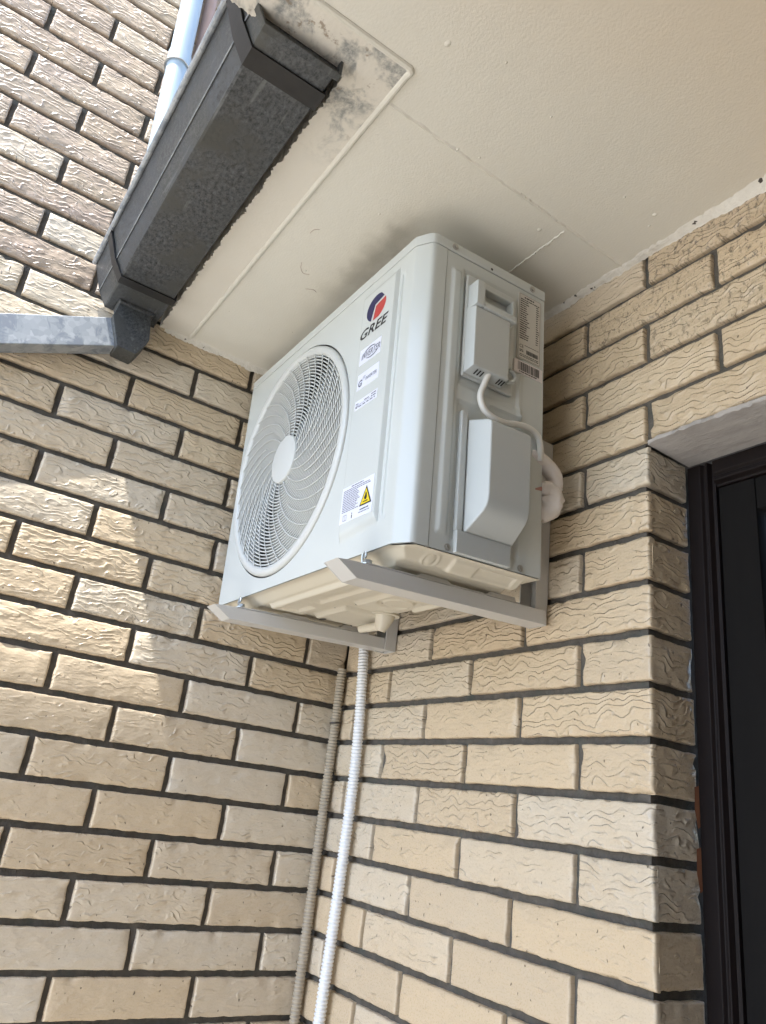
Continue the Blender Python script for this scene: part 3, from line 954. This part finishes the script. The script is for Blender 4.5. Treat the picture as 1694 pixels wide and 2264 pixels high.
for x, y, a_, b_ in ((0.211, -0.129, .013, .007), (0.376, -0.135, .013, .007), (0.30, -0.15, .003, .002), (0.37, -0.09, .003, .002), (0.44, -0.12, .003, .002), (0.53, -0.06, .003, .002)):
    m = MB()
    m.grid([2 * math.pi * i / 16 for i in range(16)], [0.05, 1.0], lambda a, q: (x + a_ * q * math.cos(a), y + b_ * q * math.sin(a), panh(x, y) - 0.0008), closed=True)
    m.build("drain_hole", MAT['black'], ac, fix=False, smooth=0)
m = MB()
m.disc((0.335, -0.045, -0.016), 0.034, (0, 0, -1), 0.004, 32)
m.tube([(0.335, -0.045, -0.020), (0.335, -0.045, -0.026), (0.330, -0.047, -0.044), (0.328, -0.048, -0.052)], [0.024, 0.021, 0.014, 0.011], 20)
m.tube([(0.335, -0.046, -0.040), (0.29, -0.056, -0.042), (0.266, -0.061, -0.043)], [0.0105, 0.009, 0.0085], 16, cap=False)
m.tube([(0.29, -0.056, -0.042), (0.266, -0.061, -0.043)], [0.0065, 0.0065], 16, cap=False)
m.build("drain_elbow", MAT['pan'], ac)

# feet
for xc in (0.160, 0.676):
    m = MB()
    m.box(xc - 0.020, xc + 0.022, -0.322, 0.015, -0.0325, -0.0300)
    m.prism([(-0.318, -0.0300), (-0.296, -0.0300), (-0.286, -0.0270), (-0.215, -0.0270), (-0.205, -0.0215), (-0.150, -0.0215), (-0.140, -0.0270), (-0.060, -0.0270), (-0.050, -0.0200), (0.008, -0.0200), (0.012, -0.0300)],
            lambda a, b, t: (t, a, b), xc - 0.017, xc + 0.014)
    m.build("foot", MAT['rail'], ac, bevel=0.0008)
    m = MB()
    c = Vector((xc + 0.002, -0.308, -0.0300))
    m.disc(c, 0.0135, (0, 0, 1), 0.002, 24); m.disc(c + Vector((0, 0, 0.002)), 0.0095, (0, 0, 1), 0.002, 20)
    m.disc(c + Vector((0, 0, 0.004)), 0.008, (0, 0, 1), 0.006, 6)
    b0 = c + Vector((-0.014, 0.0, 0.004))
    m.tube(spline([b0, b0 + Vector((-0.001, -0.001, 0.012)), b0 + Vector((0.0, -0.001, 0.020)), b0 + Vector((0.005, 0, 0.022)), b0 + Vector((0.007, 0.0, 0.016)), b0 + Vector((0.004, 0, 0.012))], 5), 0.0024, 8)
    m.build("foot_bolt", MAT['steel'], ac, bevel=0.0003)

# fan grille
m = MB()
for k in range(25):
    r = 0.062 + k * (0.243 - 0.062) / 24.5
    m.grid([2 * math.pi * i / 120 for i in range(120)], [0, 1, 2, 3, 4],
           lambda a, j, r=r: (FX + (r + (-0.0013, 0.0013, 0.0013, -0.0013, -0.0013)[j]) * math.cos(a), -D - 0.002 + (0, 0, 0.0070, 0.0070, 0)[j], FZ + (r + (-0.0013, 0.0013, 0.0013, -0.0013, -0.0013)[j]) * math.sin(a)), closed=True)
NS = 36
for k in range(NS):
    r0 = 0.050 if k % 2 == 0 else 0.128
    pts = []
    for i in range(19):
        r = r0 + (0.246 - r0) * i / 18
        tt = (r - 0.050) / (0.246 - 0.050)
        a = 2 * math.pi * (k + 0.3) / NS - 0.10 + 0.92 * tt ** 0.85
        pts.append((FX + r * math.cos(a), -D - 0.0040, FZ + r * math.sin(a)))
    m.tube(pts, 0.0012, 6)
gr = m.build("fan_grille", MAT['grille'], ac, smooth=45)
m = MB()
pr_ = [(0.2645, 0.010), (0.2645, 0.000), (0.2630, -0.0035), (0.258, -0.0065), (0.250, -0.0065), (0.2455, -0.004), (0.243, 0.001), (0.243, 0.012)]
m.grid([2 * math.pi * i / 128 for i in range(128)], list(range(len(pr_))), lambda a, j: (FX + pr_[j][0] * math.cos(a), -D + pr_[j][1], FZ + pr_[j][0] * math.sin(a)), closed=True)
m.build("rim", MAT['grille'], gr, smooth=50)
m = MB()
ph = [(0.0560, 0.004), (0.0560, -0.0055), (0.0545, -0.0075), (0.050, -0.0085), (0.0001, -0.0095)]
m.grid([2 * math.pi * i / 64 for i in range(64)], list(range(len(ph))), lambda a, j: (FX + ph[j][0] * math.cos(a), -D + ph[j][1], FZ + ph[j][0] * math.sin(a)), closed=True)
m.build("hub_cap", MAT['grille'], gr, smooth=40)
m = MB()
m.grid([2 * math.pi * i / 128 for i in range(128)], [0.262, 0.2682], lambda a, r: (FX + r * math.cos(a), -D + 0.0025, FZ + r * math.sin(a)), closed=True)
m.build('shadow_gap_ring', MAT['black'], gr, fix=False, smooth=0)
# fan and duct behind
m = MB()
m.disc((FX, -D + 0.045, FZ), 0.062, (0, 1, 0), 0.06, 40)
for k in range(3):
    a0 = 2 * math.pi * k / 3 + 0.5
    rs = lsp(0.058, 0.225, 12); ts = lsp(0, 1, 14)
    m.grid(ts, rs, lambda t, r, a0=a0: (FX + r * math.cos(a0 + (t - 0.15) * 1.35 * (1 - 0.10 * r / 0.225) + 0.6 * (r - 0.06)), -D + 0.040 + 0.075 * t - 0.1 * (r - 0.06) * 0.2,
                                        FZ + r * math.sin(a0 + (t - 0.15) * 1.35 * (1 - 0.10 * r / 0.225) + 0.6 * (r - 0.06))))
m.build("fan", MAT['blade'], ac, fix=False, smooth=50)
m = MB()
m.grid([2 * math.pi * i / 96 for i in range(96)], [0, 1, 2], lambda a, j: (FX + (FR, 0.240, 0.240)[j] * math.cos(a), -D + (0.013, 0.028, 0.11)[j], FZ + (FR, 0.240, 0.240)[j] * math.sin(a)), closed=True)
m.build("fan_duct", MAT['duct'], ac, fix=False)
m = MB()
m.box(0.01, 0.56, -0.10, -0.095, 0.01, 0.57)
for i in range(70):
    z = 0.02 + 0.54 * i / 69
    m.box(0.012, 0.558, -0.106, -0.101, z, z + 0.002)
m.build("condenser_coil", MAT['dark'], ac, smooth=0)

# carrying handle cover
hc = MB()
e0 = W - 0.0030
hc.box(e0, W + 0.004, -0.2035, -0.0835, 0.331, 0.548)
hb = hc.build("handle_cover", MAT['plastic'], ac, bevel=0.004, seg=3)
m = MB()
hx = W + 0.030
def hbox(mb, y0, y1, z0, z1, x1, dy0=0.010, dz0=0.008):
    V = [(W + 0.003, y0 - 0.004, z0 - dz0), (W + 0.003, y1 + 0.002, z0 - dz0), (W + 0.003, y1 + 0.002, z1 + 0.004), (W + 0.003, y0 - 0.004, z1 + 0.004),
         (x1, y0, z0), (x1, y1, z0), (x1, y1, z1), (x1, y0, z1)]
    mb.add(V, [(0, 1, 5, 4), (1, 2, 6, 5), (2, 3, 7, 6), (3, 0, 4, 7), (4, 5, 6, 7)])
hbox(m, -0.197, -0.113, 0.345, 0.470, hx - 0.004)
m.build("cover_body", MAT['plastic'], hb, bevel=0.003)
m = MB()
# pocket: frame of four walls round a recess
hy0, hy1, hz0, hz1 = -0.199, -0.100, 0.471, 0.523
m.box(W + 0.003, hx + 0.001, hy0, hy0 + 0.019, hz0, hz1)
m.box(W + 0.003, hx - 0.008, hy1 - 0.006, hy1, hz0 + 0.0005, hz1)
m.box(W + 0.003, hx + 0.0005, hy0 + 0.019, hy1 - 0.0005, hz0 - 0.001, hz0 + 0.012)
m.box(W + 0.003, hx - 0.010, hy0 + 0.019, hy1 - 0.006, hz1 - 0.005, hz1 - 0.0003)
m.build("grip_pocket", MAT['plastic'], hb, bevel=0.0022)
for yy in (-0.186, -0.179, -0.172, -0.134, -0.128, -0.122):
    m = MB()
    m.add([(W + 0.012, yy, 0.3363), (W + 0.012, yy + 0.0032, 0.3363), (W + 0.024, yy + 0.0032, 0.3403), (W + 0.024, yy, 0.3403)], [(0, 1, 2, 3)])
    m.build("vent_slot", MAT['black'], hb, smooth=0, fix=False)
m = MB()
m.tube(spline([(W + 0.012, -0.100, 0.378), (W + 0.012, -0.090, 0.373), (W + 0.012, -0.086, 0.364), (W + 0.012, -0.092, 0.355), (W + 0.012, -0.104, 0.352)], 6), 0.0042, 10)
m.build("cable_hook", MAT['plastic'], hb)

# valve / terminal cover
m = MB()
m.box(W - 0.004, W + 0.008, -0.199, -0.0795, 0.0015, 0.0405)
m.box(W - 0.004, W + 0.006, -0.1995, -0.186, 0.0402, 0.262)
tc = m.build("terminal_cover", MAT['plastic'], ac, bevel=0.002)
m = MB()
cx1 = W + 0.052
prof = [(W + 0.001, 0.250), (cx1 - 0.010, 0.240), (cx1 - 0.003, 0.2372), (cx1, 0.232), (cx1, 0.100), (cx1 - 0.001, 0.090), (cx1 - 0.004, 0.080), (cx1 - 0.010, 0.071), (cx1 - 0.019, 0.063), (W + 0.0075, 0.0405), (W + 0.001, 0.0405)]
m.prism(prof, lambda a, b, t: (a, t, b), -0.172, -0.0785)
# draft: the end faces lean in towards the outer face
m.v = [(x, (y - 0.012 * (1 - min(1, max(0, (x - W) / 0.052))) if y < -0.12 else y + 0.003 * (1 - min(1, max(0, (x - W) / 0.052)))), z) for x, y, z in m.v]
m.build("cover_body", MAT['plastic'], tc, bevel=0.0035, seg=3)

# mains cable
m = MB()
cab = [(W + 0.020, -0.153, 0.352), (W + 0.012, -0.158, 0.328), (W + 0.010, -0.165, 0.300), (W + 0.012, -0.157, 0.276), (W + 0.014, -0.136, 0.2655), (W + 0.012, -0.105, 0.2665), (W + 0.010, -0.080, 0.274), (W + 0.010, -0.046, 0.2775), (W + 0.009, -0.022, 0.269), (W + 0.006, -0.0125, 0.250), (W + 0.002, -0.008, 0.225)]
m.tube(spline(cab, 8), 0.0058, 14)
m.build("cable", MAT['cable'], ac)

# ---- lettering helpers
def text_mesh(txt, size, shear=0.0, offset=0.0, spacing=1.0):
    c = bpy.data.curves.new("t", 'FONT')
    c.body = txt; c.size = size; c.shear = shear; c.offset = offset; c.space_character = spacing
    c.align_x = 'LEFT'; c.resolution_u = 3; c.extrude = 0.0; c.fill_mode = 'FRONT'
    o = bpy.data.objects.new("t", c); COL.objects.link(o)
    bpy.context.view_layer.update()
    dg = bpy.context.evaluated_depsgraph_get()
    me = bpy.data.meshes.new_from_object(o.evaluated_get(dg))
    V = [tuple(v.co[:2]) for v in me.vertices]; F = [tuple(p.vertices) for p in me.polygons]
    bpy.data.objects.remove(o); bpy.data.curves.remove(c); bpy.data.meshes.remove(me)
    return V, F
def fit_text(mb, txt, x0, x1, z0, z1, fn, **k):
    V, F = text_mesh(txt, 1.0, **k)
    a = min(v[0] for v in V); b = max(v[0] for v in V); c = min(v[1] for v in V); d = max(v[1] for v in V)
    mb.add([fn(x0 + (v[0] - a) / (b - a) * (x1 - x0), z0 + (v[1] - c) / (d - c) * (z1 - z0)) for v in V], F)
YS = -D - 0.0080
def fr(off): return lambda x, z: (x, YS - off, z)
def slab_front(x0, x1, z0, z1, t=0.0005, tilt=0.0):
    m = MB()
    m.box(x0, x1, YS - t, YS + 0.0004, z0, z1)
    if tilt: m.v = [(x, y, z + (x - x0) * tilt) for x, y, z in m.v]
    return m

# emblem and name
m = MB()
ecx, ecz, ea, eb = 0.6210, 0.5045, 0.034, 0.0285
def P_(x, z): return (x, YS - 0.0004, z)
navy = []
for i in range(31):
    a = math.radians(62 + (252 - 62) * i / 30)
    navy.append((ecx + ea * math.cos(a), ecz + eb * math.sin(a)))
navy_poly = navy + [(0.6020, 0.4800), (0.6150, 0.5085), (0.6480, 0.5105)]
vv = [P_(*q) for q in navy]
# fan between arc and the inner bend
innr = [(0.6480 - 0.0, 0.5180), (0.6165, 0.5120), (0.6050, 0.4790)]
def bend(t):
    if t < 0.5: return (innr[0][0] + (innr[1][0] - innr[0][0]) * t * 2, innr[0][1] + (innr[1][1] - innr[0][1]) * t * 2)
    return (innr[1][0] + (innr[2][0] - innr[1][0]) * (t - .5) * 2, innr[1][1] + (innr[2][1] - innr[1][1]) * (t - .5) * 2)
B_ = [P_(*bend(i / 30)) for i in range(31)]
m.add(vv + B_, [(i, i + 1, 31 + i + 1, 31 + i) for i in range(30)])
lg = m.build("emblem", MAT['navy'], ac, fix=False, smooth=0)
m = MB()
redp = [(0.6195, 0.5075), (0.6530, 0.5135)]
for i in range(13):
    a = math.radians(14 + (-96 - 14) * i / 12)
    redp.append((ecx + ea * math.cos(a), ecz + eb * math.sin(a)))
redp = redp[:-3] + [(0.6125, 0.4770)]
m.add([P_(*q) for q in redp], [tuple(range(len(redp)))])
m.build("red_field", MAT['red'], lg, fix=False, smooth=0)
m = MB()
fit_text(m, "GREE", 0.5705, 0.6690, 0.4495, 0.4710, fr(0.0004), shear=0.30, offset=0.020, spacing=1.02)
m.build("lettering", MAT['black'], ac, fix=False, smooth=0)

# stickers
st1 = slab_front(0.5775, 0.6520, 0.390, 0.4245).build("sticker", MAT['sticker'], ac, smooth=0)
m = MB()
fit_text(m, "INVERTER", 0.5855, 0.6500, 0.4000, 0.4130, fr(0.0008), shear=0.25, offset=0.008)
def arc(mb, cx, cz, ra, rb, a0, a1, wd):
    n = 24
    V = []
    for i in range(n + 1):
        a = math.radians(a0 + (a1 - a0) * i / n)
        k = wd * (0.4 + 0.6 * math.sin(math.pi * i / n))
        V += [(cx + ra * math.cos(a), YS - 0.0008, cz + rb * math.sin(a)), (cx + (ra - k) * math.cos(a), YS - 0.0008, cz + (rb - k) * math.sin(a))]
    mb.add(V, [(2 * i, 2 * i + 2, 2 * i + 3, 2 * i + 1) for i in range(n)])
arc(m, 0.6150, 0.4065, 0.024, 0.0130, 40, 185, 0.0026)
arc(m, 0.6210, 0.4065, 0.024, 0.0130, 220, 365, 0.0026)
m.build("lettering", MAT['inkgrey'], st1, fix=False, smooth=0)
st2 = slab_front(0.5785, 0.6530, 0.335, 0.3690).build("sticker", MAT['sticker'], ac, smooth=0)
m = MB()
fit_text(m, "G", 0.5835, 0.5970, 0.3405, 0.3550, fr(0.0008), shear=0.15, offset=0.03)
fit_text(m, "10", 0.5985, 0.6065, 0.3540, 0.3600, fr(0.0008), shear=0.2)
fit_text(m, "INVERTER", 0.6090, 0.6470, 0.3475, 0.3545, fr(0.0008), shear=0.15, offset=0.006)
m.build("lettering", MAT['inkgrey'], st2, fix=False, smooth=0)
st3 = slab_front(0.5785, 0.6560, 0.2925, 0.3115).build("sticker", MAT['sticker'], ac, smooth=0)
def textlines(mb, x0, x1, zs_, hgt, fn, frac=1.0, word=(0.003, 0.010), gap=0.0012):
    for z in zs_:
        x = x0
        end = x0 + (x1 - x0) * (frac if not callable(frac) else frac())
        while x < end - 0.001:
            wd = min(random.uniform(*word), end - x)
            mb.add([fn(x, z), fn(x + wd, z), fn(x + wd, z + hgt), fn(x, z + hgt)], [(0, 1, 2, 3)])
            x += wd + gap
m = MB()
textlines(m, 0.582, 0.592, [0.3035, 0.2990], 0.0020, fr(0.0008))
textlines(m, 0.612, 0.628, [0.3035], 0.0020, fr(0.0008))
textlines(m, 0.636, 0.652, [0.3060, 0.3010], 0.0022, fr(0.0008))
textlines(m, 0.582, 0.650, [0.2960], 0.0022, fr(0.0008), 1.0, (0.006, 0.014), 0.004)
m.add([fr(0.0008)(0.592, 0.3010), fr(0.0008)(0.634, 0.3010), fr(0.0008)(0.634, 0.3015), fr(0.0008)(0.592, 0.3015)], [(0, 1, 2, 3)])
m.build("lettering", MAT['inkgrey'], st3, fix=False, smooth=0)

ws = slab_front(0.5680, 0.6750, 0.067, 0.1370).build("warning_sticker", MAT['sticker'], ac, smooth=0)
m = MB()
textlines(m, 0.600, 0.640, [0.1325], 0.0018, fr(0.0008))
textlines(m, 0.5740, 0.6690, [0.1282, 0.1248], 0.0014, fr(0.0008), lambda: random.uniform(0.9, 1.0))
textlines(m, 0.5740, 0.6320, [0.1212 - 0.0034 * i for i in range(11)], 0.0014, fr(0.0008), lambda: random.uniform(0.75, 1.0))
textlines(m, 0.636, 0.664, [0.0785], 0.0022, fr(0.0008), 1.0, (0.02, 0.03))
textlines(m, 0.632, 0.668, [0.0740], 0.0014, fr(0.0008))
m.build("lettering", MAT['inkgrey'], ws, fix=False, smooth=0)
m = MB()
f8 = fr(0.0009)
tri = [(0.6335, 0.0855), (0.6725, 0.0855), (0.6530, 0.1215)]
m.add([f8(*q) for q in tri], [(0, 1, 2)])
wt = m.build('warning_triangle', MAT['black'], ws, fix=False, smooth=0)
m = MB()
m.add([f8(0.6090, 0.0705), f8(0.6115, 0.0705), f8(0.6115, 0.0770), f8(0.6090, 0.0770)], [(0, 1, 2, 3)])
m.add([f8(0.6090, 0.0785), f8(0.6115, 0.0785), f8(0.6115, 0.0808), f8(0.6090, 0.0808)], [(0, 1, 2, 3)])
for x0_, x1_, z0_, z1_ in ((0.580, 0.592, 0.0705, 0.0711), (0.580, 0.592, 0.0807, 0.0813), (0.580, 0.5806, 0.0705, 0.0813), (0.5914, 0.592, 0.0705, 0.0813), (0.5857, 0.5862, 0.0705, 0.0813)):
    m.add([f8(x0_, z0_), f8(x1_, z0_), f8(x1_, z1_), f8(x0_, z1_)], [(0, 1, 2, 3)])
m.build("printed_symbols", MAT['black'], ws, fix=False, smooth=0)
m = MB()
cx_, cz_ = 0.6530, 0.0970
f9 = fr(0.0012)
m.add([f9(cx_ + (x - cx_) * 0.78, cz_ + (z - cz_) * 0.78) for x, z in tri], [(0, 1, 2)])
m.build("warning_field", MAT['yellow'], ws, fix=False, smooth=0)
m = MB()
f10 = fr(0.0015)
flame = [(0.6530, 0.1100), (0.6565, 0.1040), (0.6575, 0.0985), (0.6555, 0.0945), (0.6505, 0.0945), (0.6485, 0.0985), (0.6500, 0.1020), (0.6515, 0.1035)]
m.add([f10(*q) for q in flame], [tuple(range(8))])
m.add([f10(0.6450, 0.0905), f10(0.6610, 0.0905), f10(0.6610, 0.0925), f10(0.6450, 0.0925)], [(0, 1, 2, 3)])
m.build("flame_symbol", MAT['black'], ws, fix=False, smooth=0)

# rating label and bar code on the side
def sd_(off): return lambda y, z: (W + 0.0002 + off, y, z)
m = MB(); m.box(W - 0.004, W + 0.0006, -0.0705, -0.0115, 0.4245, 0.5725)
rl = m.build("rating_label", MAT['label'], ac, smooth=0)
m = MB()
g = sd_(0.0008)
def rect(mb, fn, a, b, c, d): mb.add([fn(a, c), fn(b, c), fn(b, d), fn(a, d)], [(0, 1, 2, 3)])
for a, b, c, d in ((-0.069, -0.013, 0.5705, 0.5711), (-0.069, -0.013, 0.4255, 0.4261), (-0.069, -0.0684, 0.4255, 0.5711), (-0.0136, -0.013, 0.4255, 0.5711)):
    rect(m, g, a, b, c, d)
textlines(m, -0.056, -0.030, [0.5640], 0.0030, g, 1.0, (0.004, 0.009))
textlines(m, -0.066, -0.016, [0.5585], 0.0022, g)
zl = [0.5540 - 0.0050 * i for i in range(18)]
textlines(m, -0.0665, -0.044, zl, 0.0021, g, lambda: random.uniform(0.7, 1.15), (0.005, 0.012), 0.0008)
textlines(m, -0.0240, -0.0155, zl, 0.0021, g, lambda: random.uniform(0.5, 1.0), (0.003, 0.008), 0.0008)
fit_text(m, "CE", -0.0660, -0.0560, 0.4490, 0.4560, g)
textlines(m, -0.0530, -0.016, [0.4560], 0.0010, g, 1.0, (0.03, 0.04))
textlines(m, -0.0660, -0.0560, [0.4430, 0.4400], 0.0016, g)
x = -0.048
while x < -0.018:
    wd = random.uniform(0.0006, 0.0022); rect(m, g, x, x + wd, 0.4385, 0.4475); x += wd + random.uniform(0.0005, 0.0012)
textlines(m, -0.066, -0.016, [0.4335, 0.4300], 0.0014, g)
m.build("lettering", MAT['black'], rl, fix=False, smooth=0)
m = MB(); m.box(W - 0.004, W + 0.0007, -0.0780, -0.0045, 0.3920, 0.4190)
bcd = m.build("barcode_sticker", simple("pinkish_white_paper", (0.72, 0.68, 0.68), 0.5, 0, 0.01), ac, smooth=0)
m = MB()
x = -0.069
while x < -0.013:
    wd = random.uniform(0.0006, 0.0024); rect(m, sd_(0.0009), x, x + wd, 0.3985, 0.4165); x += wd + random.uniform(0.0006, 0.0020)
textlines(m, -0.066, -0.02, [0.3945], 0.0020, sd_(0.0009))
m.build("lettering", MAT['black'], bcd, fix=False, smooth=0)

# ------------------------------------------------------------------ refrigerant pipes wrapped in tape
rp = empty("wrapped_pipes", loc=(0.80, -0.06, 0.10))
tag(rp, "refrigerant pipe ends wrapped in crumpled white tape behind the air conditioner cover", "pipe")
MI = rp.matrix_basis.inverted()
def acw(x, y, z): return MI @ (MAC @ Vector((x, y, z)))
bpy.context.view_layer.update()
MI = Matrix.Translation((-0.80, 0.06, -0.10))
def lump(pts, rad, n=18, amp=0.10, sc=60):
    m = MB()
    P = spline(pts, 9)
    k = len(P)
    rr_ = [float(np.interp(i, np.linspace(0, k - 1, len(rad)), rad)) for i in range(k)]
    m.tube(P, rr_, n)
    out = []
    for q, v in enumerate(m.v):
        i = min(q // n, k - 1)
        c = P[i]; d = Vector(v) - c
        f = 1 + amp * 2 * (wob(v[0] + v[2] * 0.7, v[1] - v[2] * 0.4, sc) + 0.6 * wob(v[2] * 1.3, v[0] - v[1], sc * 2.2))
        out.append(tuple(c + d * f))
    m.v = out
    return m
m = lump([acw(0.752, -0.026, 0.238), acw(0.752, -0.008, 0.235), acw(0.756, 0.014, 0.227), acw(0.760, 0.030, 0.211), acw(0.762, 0.036, 0.192), acw(0.760, 0.030, 0.172)], [0.012, 0.0155, 0.0165, 0.016, 0.0145, 0.015], 24, 0.11, 55)
m.build("wrapped_bend", MAT['tape'], rp, smooth=60)
m = lump([acw(0.757, 0.0, 0.176), acw(0.758, 0.016, 0.176), acw(0.758, 0.026, 0.166), acw(0.757, 0.026, 0.148), acw(0.752, 0.018, 0.130), acw(0.748, 0.012, 0.118)], [0.012, 0.021, 0.026, 0.025, 0.017, 0.008], 28, 0.15, 48)
m.build("wrapped_bundle", MAT['tape'], rp, smooth=60)
m = MB(); m.tube([acw(0.756, -0.035, 0.166), acw(0.757, -0.015, 0.168), acw(0.757, 0.004, 0.174)], [0.0055, 0.0065, 0.008], 14)
m.tube([acw(0.75, -0.03, 0.200), acw(0.75, -0.006, 0.196), acw(0.75, 0.004, 0.178)], 0.0075, 12)
m.build("foam_sleeve", [MAT['foam']], rp)
m = MB(); m.tube([acw(0.768, 0.002, 0.185), acw(0.772, 0.022, 0.179), acw(0.772, 0.045, 0.181)], 0.0016, 8)
m.build("tie_strip", MAT['cable'], rp)

# ------------------------------------------------------------------ wall brackets
def bracket(xl, ux0, ux1, label):
    base = Vector((0.5 * (ux0 + ux1), 0.0, -0.135))
    e = empty("wall_bracket", loc=base)
    tag(e, label, "bracket", "brackets under the air conditioner")
    to = lambda x, y, z: MAC @ Vector((x, y, z)) - base
    m = MB()
    x0, x1 = xl, xl + 0.0445
    zt_, zb = -0.0335, -0.0605
    outer = [(0.078, zt_), (-0.352, zt_), (-0.376, zt_ - 0.002), (-0.338, zb), (0.078, zb)]
    t = 0.002
    m.prism(outer, lambda a, b, q: to(q, a, b), x1 - t, x1)
    m.prism([(0.078, zb), (-0.338, zb), (-0.338, zb + t), (0.078, zb + t)], lambda a, b, q: to(q, a, b), x0, x1 - t - 0.0002)
    m.prism(outer, lambda a, b, q: to(q, a, b), x0 - t, x0 - 0.0002)
    m.prism([(0.078, zt_), (-0.350, zt_), (-0.350, zt_ - t), (0.078, zt_ - t)], lambda a, b, q: to(q, a, b), x0, x1 - t - 0.0002)
    m.prism([(-0.376, zt_ - 0.0015), (-0.338, zb), (-0.3362, zb + 0.0008), (-0.3735, zt_ - 0.001)], lambda a, b, q: to(q, a, b), x0, x1 - t - 0.0002)
    m.build("arm", MAT['rail'], e, bevel=0.0006)
    m = MB()
    bx = lambda a, b, c, d, f, g: m.box(a - base.x, b - base.x, c - base.y, d - base.y, f - base.z, g - base.z)
    bx(ux0, ux1, -0.006, -0.003, -0.1365, 0.247)
    bx(ux1 - 0.003, ux1, -0.034, -0.0062, -0.1365, 0.247)
    bx(ux0, ux0 + 0.003, -0.034, -0.0062, -0.1365, 0.247)
    m.build("upright", MAT['rail'], e, bevel=0.0006)
    for z in (-0.10, 0.215):
        m = MB()
        m.disc(Vector((0.5 * (ux0 + ux1), -0.006, z)) - base, 0.009, (0, -1, 0), 0.002, 18)
        m.disc(Vector((0.5 * (ux0 + ux1), -0.008, z)) - base, 0.007, (0, -1, 0), 0.005, 6)
        m.build("anchor_bolt", MAT['steel'], e)
    return e
bracket(0.6555, 0.6850, 0.7300, "white steel wall bracket under the cable cover end of the air conditioner")
bracket(0.1395, 0.1860, 0.2315, "white steel wall bracket under the fan end, above the white hose")
